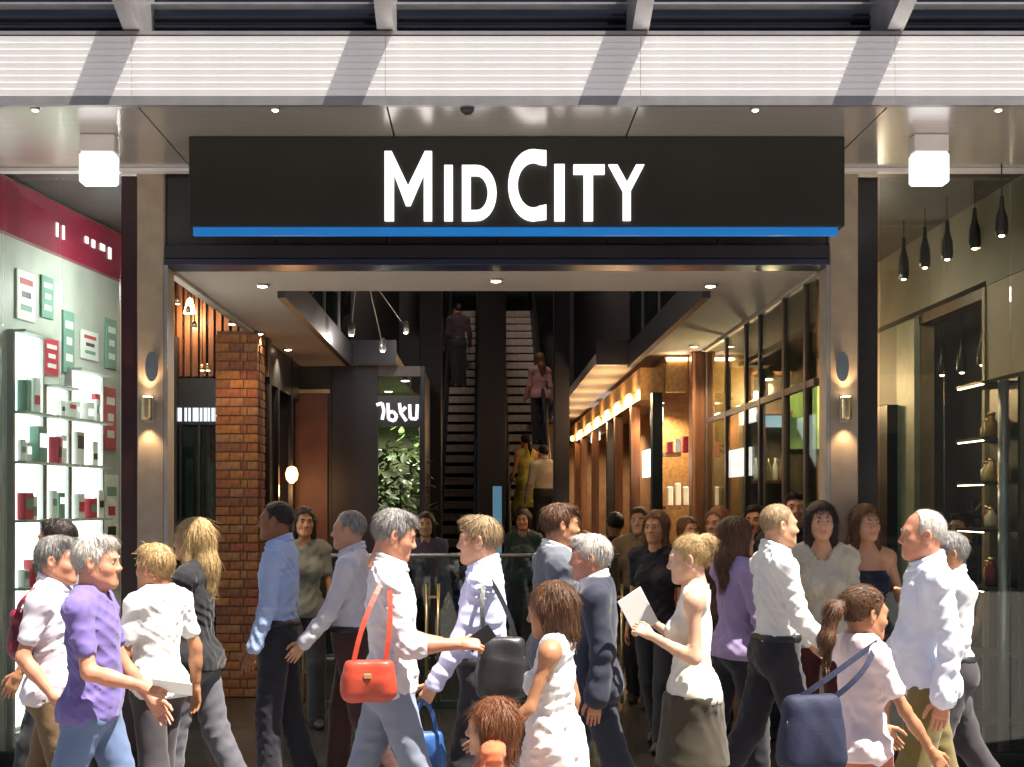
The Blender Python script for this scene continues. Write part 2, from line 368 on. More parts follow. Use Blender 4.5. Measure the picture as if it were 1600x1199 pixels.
# lit struts and pendants seen through the void
def strut(p, q, label):
    t = tag(tube('hanging_rod', [p, q], [0.012, 0.03], M_greymet, None, 8), label, 'rod', 'rods hanging in the void'); return t
for (xa, ya, xb, yb, Y) in ((580, 462, 598, 540, 13.0), (598, 462, 634, 512, 14.0), (553, 470, 549, 515, 12.6)):
    s = F / Y
    zt_ = 9.0
    p = Vector((PX(xb, s), Y, PZ(yb, s))); q0 = Vector((PX(xa, s), Y, PZ(ya, s)))
    d = (q0 - p); top = p + d * ((zt_ - p.z) / d.z)
    t = thing('spot_rod', 'spotlight on a long slanting rod hanging in the dark void', 'spotlight', p, 'spotlights hanging in the void')
    tube('rod', [p + d.normalized() * 0.06, top], 0.006, M_greymet, t, 8)
    lathe('lamp_head', [(0.022, -0.06), (0.035, -0.05), (0.03, 0.05), (0.012, 0.07)], M_greymet, p, t, 12)
    lathe('lens', [(0.02, -0.066), (0.018, -0.062)], M_coolled, p, t, 12)
    lamp_light('bulb', p + Vector((0, 0, -0.1)), 2.5, (1, 0.9, 0.8), t, 'POINT', 0.03)
# ceiling downlights
for px, py in ((410, 445), (775, 437), (1110, 445)):
    s = (HY - py) / 1.57
    downlight(PX(px, s), F / s, ZC - 0.002, 'round downlight in the beige ceiling in front of the void', 'arcade ceiling downlights', True, 22, 0.035)
for px, py in ((405, 520), (450, 545), (1130, 530), (1085, 540)):
    s = (HY - py) / 1.57
    downlight(PX(px, s), F / s, ZC - 0.002, 'round downlight in the beige ceiling beside the void', 'arcade side downlights', True, 26, 0.035)

# ------------------------------------------------------------------ escalators
def escalator(x0, x1, label):
    ya, sl = 18.2, 0.577
    t = thing('escalator', label, 'escalator', ((x0 + x1) / 2, ya, 0), 'pair of escalators')
    n = 30; run = (28.6 - ya) / n
    for k in range(n):
        z = (k + 1) * run * sl
        prism('step', [(ya + k * run, z - run * sl * 0.62), (ya + k * run - 0.015, z - 0.02), (ya + k * run - 0.015, z), (ya + (k + 1) * run + 0.05, z), (ya + (k + 1) * run + 0.05, z - run * sl * 0.5)], 'x', x0 + 0.03, x1 - 0.03, M_step, t)
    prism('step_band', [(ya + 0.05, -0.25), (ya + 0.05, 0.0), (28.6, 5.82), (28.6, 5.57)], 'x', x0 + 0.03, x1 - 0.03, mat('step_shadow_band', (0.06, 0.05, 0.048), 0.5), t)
    for x in (x0, x1):
        prism('balustrade', [(ya - 0.8, 0.0), (ya - 0.8, 0.75), (ya - 0.5, 0.95), (ya, 1.0), (28.6, 7.0), (29.2, 7.0), (29.2, 5.9), (28.6, 5.8), (ya, -0.25), (ya, 0.0)], 'x', x - 0.022, x + 0.022, M_navy, t)
        tube('handrail', [(x, ya - 0.8, 0.3), (x, ya - 0.88, 0.55), (x, ya - 0.75, 0.85), (x, ya - 0.45, 1.0), (x, ya, 1.06), (x, 28.6, 7.06), (x, 29.2, 7.06)], 0.035, M_rubber, t, 8)
    return t
escalator(PX(690, 95), PX(744, 95), 'narrow escalator rising beside the green plant shop doorway')
escalator(PX(792, 95), PX(856, 95), 'narrow escalator carrying people, rising beside the gold lit shops')
dv = thing('divider_wall', 'dark tall divider panel standing between the two escalators', 'wall', (0.13, 18, 0))
box('panel', PX(747, 100), PX(789, 100), 19.0, 27.3, 0, 5.9, M_navy, dv, 0.01)
box('cap', PX(745, 100), PX(791, 100), 18.98, 27.3, 5.9, 5.95, M_greymet, dv)
for px0, px1 in ((655, 690), (866, 890)):
    s = 118.0; Y = F / s
    t = thing('tall_pier', 'tall dark pier flanking the escalators beside the %s' % ('green plant shop doorway' if px0 < 700 else 'gold lit shops'), 'pier', (PX((px0 + px1) / 2, s), Y, 0), 'dark piers flanking the escalators')
    box('shaft', PX(px0, s), PX(px1, s), Y, Y + 0.3, 0, 6.6, M_navy, t, 0.01)
    for k in range(4):
        box('reveal', PX(px0, s) - 0.004, PX(px1, s) + 0.004, Y - 0.004, Y + 0.304, 1.2 + k * 1.3, 1.215 + k * 1.3, M_black, t)
# added lamp, out of view, that brightens the escalator steps
lt = thing('added_step_lamp', 'added strip lamp out of view that brightens the escalator steps', 'lamp', (0.15, 24.5, 8.2))
box('tube', -0.6, 0.9, 24.4, 24.5, 8.2, 8.25, M_coolled, lt)
lamp_light('bulb', (0.15, 20.5, 7.8), 120, (1, 0.84, 0.70), lt, 'POINT', 0.4)
tube('hanger', [(0.15, 24.45, 8.25), (0.15, 24.45, 9.0)], 0.01, M_black, lt, 6)

# ------------------------------------------------------------------ brick column and the recess behind it
bc = thing('brick_column', 'rust brown brick column standing inside the arcade', 'column', (-2.26, 11.9, 0))
bx0, bx1, by0, by1 = -2.45, -2.06, 11.7, 12.09
box('core', bx0 + 0.014, bx1 - 0.014, by0 + 0.014, by1 - 0.014, 0, ZC - 0.003, mat('mortar', (0.15, 0.075, 0.045), 0.9), bc)
BR = [mat('brick_%s' % n, c, 0.8, var=0.3, scale=18, bump=0.5, bscale=50) for n, c in
      (('rust', (0.26, 0.095, 0.034)), ('orange', (0.31, 0.125, 0.036)), ('brown', (0.19, 0.075, 0.036)), ('red', (0.25, 0.075, 0.038)), ('tan', (0.28, 0.13, 0.055)))]
hb = 0.083
for c in range(int(ZC / hb)):
    z0 = c * hb + 0.004; z1 = (c + 1) * hb - 0.008
    off = 0.0 if c % 2 == 0 else 0.1
    edges = sorted(set([0.0] + [e for e in (0.13 + off, 0.26 + off / 3) if e < 0.36] + [0.39]))
    for i in range(len(edges) - 1):
        j = random.uniform(-0.004, 0.004)
        box('brick', bx0 + edges[i] + 0.005, bx0 + edges[i + 1] - 0.005, by0 + j, by0 + 0.09 + j, z0, z1, random.choice(BR), bc)
    eR = [0.095, 0.25 if c % 2 else 0.2, 0.39]
    for i in range(2):
        j = random.uniform(-0.004, 0.004)
        box('brick', bx1 - 0.09 + j, bx1 + j, by0 + eR[i] + 0.004, by0 + eR[i + 1] - 0.004, z0, z1, random.choice(BR), bc)
lamp_light('bulb', (-2.2, 11.2, 3.1), 5, (1, 0.62, 0.3), downlight(-2.2, 11.2, ZC - 0.002, 'warm downlight shining on the brick column', 'arcade side downlights', True, 0, 0.03), 'SPOT', 0.03, 120, (-2.25, 11.7, 1.8))

rs = thing('recess_shopfront', 'timber slatted shopfront with pale lettering in the recess behind the brick column', 'shopfront', (-2.7, 12.3, 0))
YR = 12.2; SR = F / YR
box('wall', -4.6, -2.05, YR + 0.1, YR + 0.2, 0, ZS, M_darkwal, rs)
for k in range(17):                                         # timber slat frieze
    x = -3.3 + k * 0.075
    box('slat', x, x + 0.05, YR + 0.02, YR + 0.07, PZ(588, SR), ZS - 0.05, M_wood, rs)
box('fascia', -3.4, -2.46, YR - 0.02, YR + 0.02, PZ(664, SR), PZ(592, SR), M_black, rs)
lx = [(250, 6, 0), (262, 4, 1), (268, 4, 0), (276, 9, 0), (290, 3, 0), (296, 3, 0), (303, 8, 0), (314, 3, 0), (320, 4, 0), (326, 3, 0), (332, 4, 0), (338, 4, 0)]
for px, wd, f in lx:
    box('letter', PX(px, SR), PX(px + wd, SR), YR - 0.05, YR - 0.022, PZ(659, SR), PZ(638, SR), mat('pale_letter', (0.6, 0.66, 0.7), 0.4, var=0.05, emit=(0.75, 0.85, 0.95), estr=0.32), rs)
box('letter_foot', PX(250, SR), PX(262, SR), YR - 0.05, YR - 0.022, PZ(661, SR), PZ(655, SR), MATS['pale_letter'], rs)
box('glass_panel', -3.3, -2.46, YR - 0.01, YR + 0.0, 0.1, PZ(664, SR) - 0.01, M_glasst, rs)
for k, px in enumerate((252, 283, 312, 340)):
    box('mullion', PX(px, SR) - 0.012, PX(px, SR) + 0.012, YR - 0.03, YR + 0.02, 0, PZ(664, SR), M_black, rs)
M_olive = mat('olive_pane', (0.16, 0.17, 0.06), 0.5, col2=(0.05, 0.05, 0.03), scale=5, stretch=(3, 3, 0.7))
for k in range(6):
    x = -3.05 + k * 0.105
    box('hanging_cloth', x, x + 0.07, YR + 0.03, YR + 0.06, 1.0, 2.2 + 0.1 * (k % 2), M_olive, rs)
lamp_light('bulb', (-2.75, 12.0, 3.5), 6, (1, 0.6, 0.28), tag(lathe('cone_lamp', [(0.06, 0.0), (0.02, 0.14)], M_warmled, (-2.75, 12.0, 3.55)), 'warm hanging cone lamp by the timber slat frieze', 'lamp'), 'POINT', 0.05)
tube('cord', [(-2.75, 12.0, 3.69), (-2.75, 12.0, ZS)], 0.005, M_black, bpy.data.objects['cone_lamp'], 6)
for k, (px, py) in enumerate(((260, 465), (278, 473), (294, 487), (304, 511), (325, 577), (316, 577))):
    s = 185 - k * 4
    t = thing('shop_spotlight', 'tiny warm spotlight glowing under the recess ceiling behind the column', 'spotlight', (PX(px, s), F / s, PZ(py, s)), 'spotlights in the recess')
    lathe('lens', [(0.018, -0.012), (0.016, -0.016)], M_warmled, (PX(px, s), F / s, PZ(py, s)), t, 10)
    lathe('can', [(0.022, -0.012), (0.024, 0.03), (0.01, 0.05)], M_brass, (PX(px, s), F / s, PZ(py, s)), t, 10)
    tube('stem', [(PX(px, s), F / s, PZ(py, s) + 0.05), (PX(px, s), F / s, ZS)], 0.005, M_black, t, 6)

# ------------------------------------------------------------------ display shop (street window, left)
ds = thing('display_shop', 'glazed display shop with maroon band and backlit white shelves', 'shop', (-2.9, YP, 0))
WD = Vector((0.13, 1.0, 0)).normalized(); W0 = Vector((-3.24, 8.45, 0)); WN = Vector((WD.y, -WD.x, 0))
wang = math.atan2(WD.y, WD.x)
def wbox(name, t0, t1, d0, d1, z0, z1, m, parent, bev=0.0):
    """box laid along the display wall: t along it, d out of it"""
    c = W0 + WD * ((t0 + t1) / 2) + WN * ((d0 + d1) / 2) + Vector((0, 0, (z0 + z1) / 2))
    o = link(name, box_mesh(t1 - t0, d1 - d0, z1 - z0, m, bev), c, parent); o.rotation_euler = (0, 0, wang); return o
M_pale = mat('pale_green_back', (0.42, 0.43, 0.395), 0.5, var=0.15, scale=3)
M_lbox = mat('backlit_panel', (0.8, 0.82, 0.8), 0.5, var=0.03, scale=3, emit=(0.92, 1.0, 0.95), estr=1.1)
M_prodw = mat('white_pack', (0.75, 0.75, 0.73), 0.5, var=0.05)
M_prodr = mat('red_pack', (0.5, 0.04, 0.07), 0.4, var=0.1)
M_prodg = mat('green_pack', (0.16, 0.30, 0.24), 0.4, var=0.1)
wbox('wall', -0.3, 2.45, -0.12, 0, 0, ZS, M_pale, ds)
wbox('maroon_band', -0.3, 2.4, 0.002, 0.05, 3.58, 3.95, M_maroon, ds)
for t0, wd, hz in ((0.80, 0.03, 0.10), (0.90, 0.03, 0.10), (1.28, 0.05, 0.05), (1.40, 0.05, 0.06), (1.55, 0.08, 0.05), (1.70, 0.05, 0.09), (2.05, 0.04, 0.05)):
    wbox('band_mark', t0, t0 + wd, 0.052, 0.06, 3.80 - hz, 3.80, M_letter, ds)
box('shop_ceiling', -4.6, XL - 0.062, YP, 12.5, ZS + 0.0, ZS + 0.05, M_darkwal, ds)
box('post', PX(188, SP), PX(213, SP), YP + 0.02, YP + 0.10, 0, ZS - 0.03, M_darkmar, ds)
gpx = [-120, 2, 92, 186]
for i in range(3):
    box('glass_pane', PX(gpx[i], SP) + 0.004, PX(gpx[i + 1], SP) - 0.004, YP + 0.03, YP + 0.042, 0.12, ZS - 0.04, M_glass, ds)
    box('base_rail', PX(gpx[i], SP), PX(gpx[i + 1], SP), YP + 0.0, YP + 0.06, 0, 0.115, M_black, ds)
bays = [(0.20, 0.62), (0.66, 1.02), (1.06, 1.62)]
for bi, (a, b) in enumerate(bays):
    top = (2.95, 2.62, 2.78)[bi]
    wbox('backlit_panel', a + 0.02, b - 0.02, 0.005, 0.03, 0.25, top, M_lbox, ds)
    for z in (0.22, 0.72, 1.2, 1.66, 2.06, 2.4, top):
        if z <= top: wbox('shelf', a, b, 0.035, 0.13, z - 0.018, z, M_pale, ds)
    for e in (a, b): wbox('upright', e - 0.012, e + 0.012, 0.004, 0.05, 0.0, top, M_greymet, ds)
    for z in (0.72, 1.2, 1.66, 2.06, 2.4):
        if z > top - 0.15: continue
        x = a + 0.05
        while x < b - 0.12:
            wd = random.uniform(0.05, 0.13); hh = random.uniform(0.12, 0.27)
            if z + hh < top - 0.03 and random.random() < 0.9:
                it = wbox('pack', x, x + wd, 0.04, 0.04 + random.uniform(0.03, 0.08), z + 0.001, z + hh, random.choice([M_prodw, M_prodw, M_prodw, M_prodr, M_prodg]), None, 0.004)
                lb = link('label_band', box_mesh(wd * 0.8, 0.002, hh * random.choice((0.25, 0.4)), random.choice([M_prodr, M_prodg, M_letter, M_black]), 0), (0, 0, 0)); lb.parent = it; lb.location = (0, -it.dimensions.y / 2 - 0.0012, hh * random.uniform(-0.15, 0.2))
                tag(it, '%s packet on the backlit shelves of the display shop' % {'white_pack': 'white', 'red_pack': 'red', 'green_pack': 'green'}[it.data.materials[0].name], 'packet', 'packets on the backlit shelves')
            x += wd + random.uniform(0.015, 0.06)
for k_, (t0, z0, wd, hh, m, nm) in enumerate(((0.30, 3.04, 0.26, 0.34, M_prodw, 'white'), (0.70, 2.70, 0.22, 0.26, M_prodr, 'red'), (1.00, 2.74, 0.18, 0.46, M_prodg, 'green'), (1.30, 2.88, 0.30, 0.22, M_prodw, 'white'), (1.72, 2.2, 0.22, 0.5, M_prodr, 'red'), (1.72, 1.4, 0.26, 0.6, M_prodw, 'white'), (1.75, 2.85, 0.2, 0.4, M_prodg, 'green'), (0.66, 3.1, 0.18, 0.3, M_prodg, 'green'))):
    it = wbox('poster', t0, t0 + wd, 0.004, 0.018, z0, z0 + hh, m, None, 0.002); tag(it, '%s framed poster fixed to the pale wall above and beside the backlit shelves' % nm, 'poster', 'posters on the display wall')
    for q_ in range(3):
        lb = link('printed_block', box_mesh(wd * (0.7, 0.5, 0.6)[q_], 0.002, hh * 0.12, (M_prodr, M_black, M_prodg)[(q_ + k_) % 3] if m is M_prodw else M_prodw, 0), (0, 0, 0)); lb.parent = it; lb.location = (0, -0.0085, hh * (0.28, 0.02, -0.25)[q_])
lamp_light('bulb', (-2.55, 9.3, 3.3), 15, (0.97, 1.0, 0.95), tag(lathe('ceiling_can', [(0.03, 0.0), (0.03, 0.3)], mat('can_glow', (0.8, 0.8, 0.8), 0.4, emit=(1, 1, 0.97), estr=1.0), (-2.6, 9.9, 3.67)), 'lit ceiling can lamp inside the display shop', 'lamp'), 'POINT', 0.08)

# ------------------------------------------------------------------ pendant lamp shop (street window, right)
ps = thing('pendant_shop', 'glazed shop with grey green wall, dark doorway and black pendants', 'shop', (3.0, YP, 0))
XW = 3.62
def YW(px): return F * XW / (px - VX)
box('wall', XW, XW + 0.12, 7.6, YW(1541), 3.34, ZS, M_greywal, ps)
box('wall', XW, XW + 0.12, YW(1541), 13.3, PZ(485, F / YW(1436)), ZS, M_greywal, ps)
box('wall', XW, XW + 0.12, YW(1434), 13.3, 0, 3.33, M_greywal, ps)
box('wall', XW, XW + 0.12, 7.6, YW(1541), 2.66, 3.335, mat('beige_panel', (0.42, 0.33, 0.25), 0.6, var=0.06), ps)
box('wall', XW + 0.5, XW + 0.6, 7.4, 13.4, 0, ZS, mat('taupe_wall', (0.115, 0.098, 0.085), 0.6, var=0.15, scale=2), ps)
box('door_frame', XW - 0.012, XW + 0.12, YW(1434) - 0.05, YW(1434), 0, 3.33, mat('tan_frame', (0.36, 0.25, 0.16), 0.5), ps)
box('door_frame', XW - 0.012, XW + 0.12, YW(1541), YW(1541) + 0.05, 0, 3.33, MATS['tan_frame'], ps)
box('door_header', XW - 0.012, XW + 0.12, YW(1541) + 0.05, YW(1434) - 0.05, 3.25, 3.33, mat('dark_brown', (0.09, 0.045, 0.03), 0.5), ps)
box('pale_pilaster', XW - 0.05, XW, YW(1410), YW(1434) - 0.06, 0, 3.3, mat('sage', (0.36, 0.36, 0.28), 0.5), ps)
box('dark_cupboard', XW - 0.14, XW, YW(1388), YW(1410) - 0.02, 0, 2.62, M_black, ps, 0.006)
box('shop_ceiling', XR + 0.062, 4.4, YP, 13.4, ZS, ZS + 0.05, M_darkwal, ps)
box('post', PX(1342, SP), PX(1375, SP), YP + 0.05, YP + 0.13, 0, ZS - 0.03, M_black, ps)
gpx = [1377, 1478, 1582, 1720]
for i in range(3):
    box('glass_pane', PX(gpx[i], SP) + 0.003, PX(gpx[i + 1], SP) - 0.003, YP + 0.03, YP + 0.042, 0.12, ZS - 0.04, M_glass, ps)
    box('base_rail', PX(gpx[i], SP), PX(gpx[i + 1], SP), YP + 0.0, YP + 0.06, 0, 0.115, M_black, ps)
# shelf tower with glowing jars by the window
sh_ = thing('shelf_tower', 'black shelf tower with glowing amber jars beside the shop doorway', 'shelf', (XW - 0.1, 8.9, 0))
box('back', XW - 0.02, XW - 0.003, 8.62, 9.10, 0, 2.62, M_black, sh_)
jc = [mat('jar_%s' % n, c, 0.25, var=0.3, scale=20) for n, c in (('amber', (0.42, 0.22, 0.06)), ('honey', (0.55, 0.38, 0.14)), ('cream', (0.6, 0.52, 0.38)), ('ruby', (0.22, 0.03, 0.03)))]
jn = ['amber', 'honey coloured', 'cream', 'dark red']
for q, z in enumerate((0.3, 0.75, 1.2, 1.6, 1.92, 2.22, 2.6)):
    box('shelf', XW - 0.26, XW - 0.021, 8.62, 9.10, z - 0.02, z, M_black, sh_)
    if 1.0 < z < 2.5:
        for r_ in range(3):
            kx = (q * 3 + r_) % 4; jx, jy = XW - 0.08 - 0.03 * (r_ % 2), 8.70 + 0.14 * r_; w_ = random.uniform(0.028, 0.05); h_ = random.uniform(0.12, 0.2)
            j = tag(lathe('jar', [(w_ * 0.85, 0.0), (w_, 0.02), (w_, h_ * 0.65), (w_ * 0.5, h_ * 0.85), (w_ * 0.5, h_)], jc[kx], (jx, jy, z + 0.001)), jn[kx] + ' glass jar on the black shelf tower', 'jar', 'jars on the shelf tower')
            lathe('lid', [(w_ * 0.58, h_), (w_ * 0.58, h_ + 0.02)], M_brass, (jx, jy, z + 0.001), j)
    if 1.0 < z: 
        box('shelf_light', XW - 0.255, XW - 0.24, 8.64, 9.08, z - 0.026, z - 0.0205, M_warmled, sh_)
pl_ = thing('silver_pole', 'tall silver pole standing inside the pendant lamp shop window', 'pole', (PX(1587, 238), F / 238 + 0.2, 0))
lathe('pole', [(0.035, 0.02), (0.035, 2.6)], M_greymet, (PX(1587, 238), F / 238 + 0.2, 0), pl_, 14)
lathe('base', [(0.12, 0.0), (0.12, 0.015), (0.04, 0.02)], M_greymet, (PX(1587, 238), F / 238 + 0.2, 0), pl_, 18)
def pendant(px, ytop, ybot, s, where='in the row along the grey green shop wall'):
    x, y = PX(px, s), F / s; zt_, zb = PZ(ytop, s), PZ(ybot, s); h = zt_ - zb
    t = thing('pendant_lamp', 'black bottle shaped pendant lamp hanging ' + where, 'pendant lamp', (x, y, zb), 'black pendant lamps')
    lathe('shade', [(0.034, 0.0), (0.042, h * 0.12), (0.038, h * 0.45), (0.017, h * 0.72), (0.013, h)], M_black, (x, y, zb), t, 14)
    lathe('bulb_glass', [(0.012, -0.010), (0.018, -0.004), (0.018, 0.0)], M_warmled, (x, y, zb - 0.001), t, 12)
    tube('cord', [(x, y, zt_), (x, y, ZS)], 0.005, M_black, t, 6)
for a in ((1565, 308, 368, 240), (1523, 325, 388, 228), (1480, 345, 405, 217), (1445, 355, 418, 208), (1412, 372, 436, 200),
          (1535, 515, 570, 205, 'against the dark shop doorway'), (1503, 530, 582, 198, 'against the dark shop doorway'), (1472, 545, 586, 192, 'against the dark shop doorway')):
    pendant(*a)
lamp_light('bulb', (3.0, 10.0, 3.4), 4, (1, 0.82, 0.60), bpy.data.objects['pendant_lamp'], 'POINT', 0.1)
# wreath of flowers on the far wall of the doorway
fl = thing('flower_arrangement', 'dark bouquet of violet and yellow flowers on a stand in the doorway', 'flowers', (XW + 0.2, 9.95, 0))
tube('stand', [(XW + 0.2, 9.95, 0.0), (XW + 0.2, 9.95, 1.45)], [0.09, 0.03], M_black, fl, 10)
fm = [mat('flower_%s' % n, c, 0.6) for n, c in (('violet', (0.06, 0.03, 0.12)), ('yellow', (0.35, 0.26, 0.05)), ('dark_leaf', (0.03, 0.05, 0.02)))]
for k in range(46):
    a, b_ = random.uniform(0, 6.28), random.uniform(-1, 1); rr = 0.19 * random.uniform(0.5, 1)
    c = Vector((XW + 0.2 + rr * 0.6 * math.cos(a) * math.sqrt(1 - b_ * b_), 9.95 + rr * math.sin(a) * math.sqrt(1 - b_ * b_), 1.62 + rr * b_))
    e = [Vector((random.uniform(-1, 1), random.uniform(-1, 1), random.uniform(-1, 1))).normalized() * 0.06 for _ in range(4)]
    poly('petal', [c + e[0], c + e[1], c - e[0], c - e[1], c + e[2] * 0.3], [(0, 1, 4), (1, 2, 4), (2, 3, 4), (3, 0, 4)], fm[0 if k % 3 == 0 else (1 if k % 5 == 0 else 2)], fl)

# arcade side of that shop: glazed screen along XR
sc_ = thing('side_screen', 'dark framed glass screen along the arcade side of the pendant lamp shop', 'glass screen', (XR + 0.03, 10.5, 0))
def YX(px): return F * (XR + 0.03) / (px - VX)
for px in (1262, 1228, 1190, 1168, 1137):
    y = YX(px)
    box('post', XR + 0.005, XR + 0.055, y - 0.03, y + 0.03, 0, ZC - 0.025, M_black if px in (1190, 1168) else mat('bronze_frame', (0.12, 0.085, 0.06), 0.4, metal=0.4), sc_)
ed = [8.78, YX(1262), YX(1228), YX(1190), YX(1168), YX(1137), 13.1]
for i in range(6):
    box('glass_panel', XR + 0.02, XR + 0.032, ed[i] + 0.035, ed[i + 1] - 0.035, 0.1, 2.58, M_glasst, sc_)
    box('transom_glass', XR + 0.02, XR + 0.032, ed[i] + 0.035, ed[i + 1] - 0.035, 2.64, ZC - 0.03, M_glasst, sc_)
    box('transom_bar', XR + 0.008, XR + 0.052, ed[i] + 0.032, ed[i + 1] - 0.032, 2.585, 2.635, MATS['bronze_frame'], sc_)
# back wall of the pendant shop
bw = thing('shop_back_wall', 'timber shop back wall with a glowing green panel and small white screens', 'wall', (2.9, 13.3, 0))
YB = 13.2; SB = F / YB
box('wall', 2.3, 3.62, YB, YB + 0.12, 0, ZS, mat('brown_back', (0.13, 0.085, 0.06), 0.6, var=0.2), bw)
box('green_panel', PX(1232, SB), PX(1292, SB), YB - 0.05, YB - 0.01, PZ(702, SB), PZ(602, SB), mat('green_lightbox', (0.3, 0.4, 0.12), 0.5, col2=(0.2, 0.3, 0.08), scale=4, emit=(0.45, 0.50, 0.18), estr=0.2), bw)
box('panel_mullion', PX(1259, SB), PX(1263, SB), YB - 0.07, YB - 0.052, 1.2, PZ(560, SB), M_black, bw)
box('white_screen', PX(1195, SB), PX(1223, SB), YB - 0.05, YB - 0.01, PZ(668, SB), PZ(645, SB), mat('pale_screen', (0.7, 0.75, 0.75), 0.4, var=0.1, emit=(0.9, 0.97, 1), estr=0.6), bw)
for px0, px1 in ((1112, 1132), (1140, 1162)):
    box('timber_panel', PX(px0, SB), PX(px1, SB), YB - 0.06, YB - 0.005, 0, 3.3, M_gold, bw, 0.004)
for z in (1.5, 2.0, 2.7, 3.1):
    box('shelf', PX(1166, SB), PX(1228, SB), YB - 0.3, YB - 0.002, z - 0.03, z, M_wood, bw)
for k in range(12):
    x = PX(1166 + (k % 6) * 10, SB); z = (1.5, 2.0)[k // 6]
    it = lathe('bottle', [(0.025, 0.0), (0.028, 0.02), (0.028, 0.14), (0.012, 0.18), (0.012, 0.23)], (M_brass, M_prodw, mat('amber_glass', (0.3, 0.14, 0.03), 0.2))[k % 3], (x, YB - 0.15, z + 0.001), None, 10)
    tag(it, ('brass coloured', 'white', 'amber')[k % 3] + ' bottle on the timber shelves of the shop back wall', 'bottle', 'bottles on the back shelves')
cv = thing('shelf_lamp', 'warm lamp glowing over the timber shelves in the shop', 'lamp', (2.8, 12.7, 3.0))
lathe('shade', [(0.09, 0.0), (0.09, 0.05), (0.02, 0.12)], M_brass, (2.8, 12.7, 3.0), cv)
lathe('lens', [(0.07, -0.008), (0.07, -0.002)], M_warmled, (2.8, 12.7, 3.0), cv)
tube('cord', [(2.8, 12.7, 3.12), (2.8, 12.7, ZS)], 0.006, M_black, cv, 6)
lamp_light('bulb', (2.8, 12.7, 2.9), 40, (1, 0.62, 0.30), cv, 'POINT', 0.06)
# timber post at the end of the screen
tp = thing('timber_post', 'red brown timber post at the end of the glass screen', 'post', (2.27, 13.35, 0))
box('shaft', 2.17, 2.36, 13.3, 13.5, 0, ZC - 0.003, M_wood, tp, 0.01)
box('edge_strip', 2.36, 2.375, 13.29, 13.31, 0.02, ZC - 0.02, M_brass, tp)

# ------------------------------------------------------------------ gold lit shops at the rear right
gs = thing('gold_shops', 'row of gold lit shopfronts under a glowing timber bulkhead', 'shopfront', (1.75, 18, 0))
XG = 1.68
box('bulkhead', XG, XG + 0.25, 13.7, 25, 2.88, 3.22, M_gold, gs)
for i, y in enumerate((14.2, 15.4, 16.7, 18.1, 19.6, 21.3, 23.2)):
    t = thing('globe_lamp', 'small warm globe lamp on the timber bulkhead of the gold lit shops', 'lamp', (XG - 0.06, y, 2.93), 'globe lamps on the gold bulkhead')
    lathe('globe', [(0.01, -0.045), (0.03, -0.028), (0.036, 0.0), (0.03, 0.028), (0.014, 0.05)], mat('globe_glow', (0.9, 0.7, 0.4), 0.4, emit=(1, 0.62, 0.26), estr=2.2), (XG - 0.06, y, 2.93), t, 12)
    box('arm', XG - 0.06, XG - 0.001, y - 0.01, y + 0.01, 2.985, 3.0, M_brass, t)
    lamp_light('bulb', (XG - 0.12, y, 2.95), 5, (1, 0.62, 0.3), t, 'POINT', 0.06)
box('front_header', XG + 0.26, 2.165, 13.55, 13.7, 2.95, 3.30, M_gold, gs)
box('front_slot', XG + 0.26, 2.16, 13.53, 13.55, 3.28, 3.31, M_warmled, gs)
box('wall', 2.9, 3.0, 13.6, 25, 0, 3.3, mat('ochre_wall', (0.24, 0.13, 0.06), 0.6, var=0.2), gs)
box('wall', EXR, 2.9, 25, 25.1, 0, 3.3, MATS['ochre_wall'], gs)
def YG(px): return F * XG / (px - VX)
for px in (1018, 985, 960, 948, 925, 908, 898):
    y = YG(px); box('post', XG + 0.0, XG + 0.1, y - 0.08, y + 0.08, 0, 2.87, M_black if px in (948, 1018) else M_wood, gs)
for px0, px1, ya, yb in ((988, 1008, 702, 745), (1000, 1012, 640, 662), (928, 940, 625, 660), (913, 922, 640, 690)):
    y0, y1 = YG(px1), YG(px0); s = F / ((y0 + y1) / 2)
    box('white_lightbox', XG + 0.11, XG + 0.16, y0, y1, PZ(yb, s), PZ(ya, s), MATS['pale_screen'], gs)
box('display_shelf', XG + 0.3, 2.15, 13.9, 14.2, 1.7, 1.74, M_wood, gs)
box('display_shelf', XG + 0.3, 2.15, 13.9, 14.2, 2.28, 2.32, M_wood, gs)
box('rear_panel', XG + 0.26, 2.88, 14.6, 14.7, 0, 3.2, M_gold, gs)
for k in range(5):
    it = box('parcel', XG + 0.33 + k * 0.085, XG + 0.39 + k * 0.085, 13.95, 14.05, 2.321, 2.44 + 0.03 * (k % 3), (M_prodr, M_prodw, M_prodr, M_prodw, M_prodr)[k], None, 0.004)
    tag(it, ('red', 'white')[k % 2] + ' parcel on the upper display shelf of the gold lit shop', 'parcel', 'parcels in the gold shop')
    it = box('cream_tin', XG + 0.33 + k * 0.085, XG + 0.39 + k * 0.085, 13.95, 14.05, 1.741, 1.95 + 0.04 * (k % 2), mat('cream', (0.62, 0.52, 0.34), 0.5), None, 0.01)
    tag(it, 'cream tin on the lower display shelf of the gold lit shop', 'tin', 'tins in the gold shop')
for y, e in ((14.3, 34), (16.5, 70), (20, 80), (23.5, 65)):
    downlight(2.25 if y > 14.5 else 1.98, y, 3.28 if y > 14.5 else 2.9, 'warm downlight inside the gold lit shops', 'downlights in the gold shops', True, e, 0.04, 150)
box('soffit', XG + 0.26, 2.9, 13.7, 25, 3.30, 3.34, M_gold, gs)

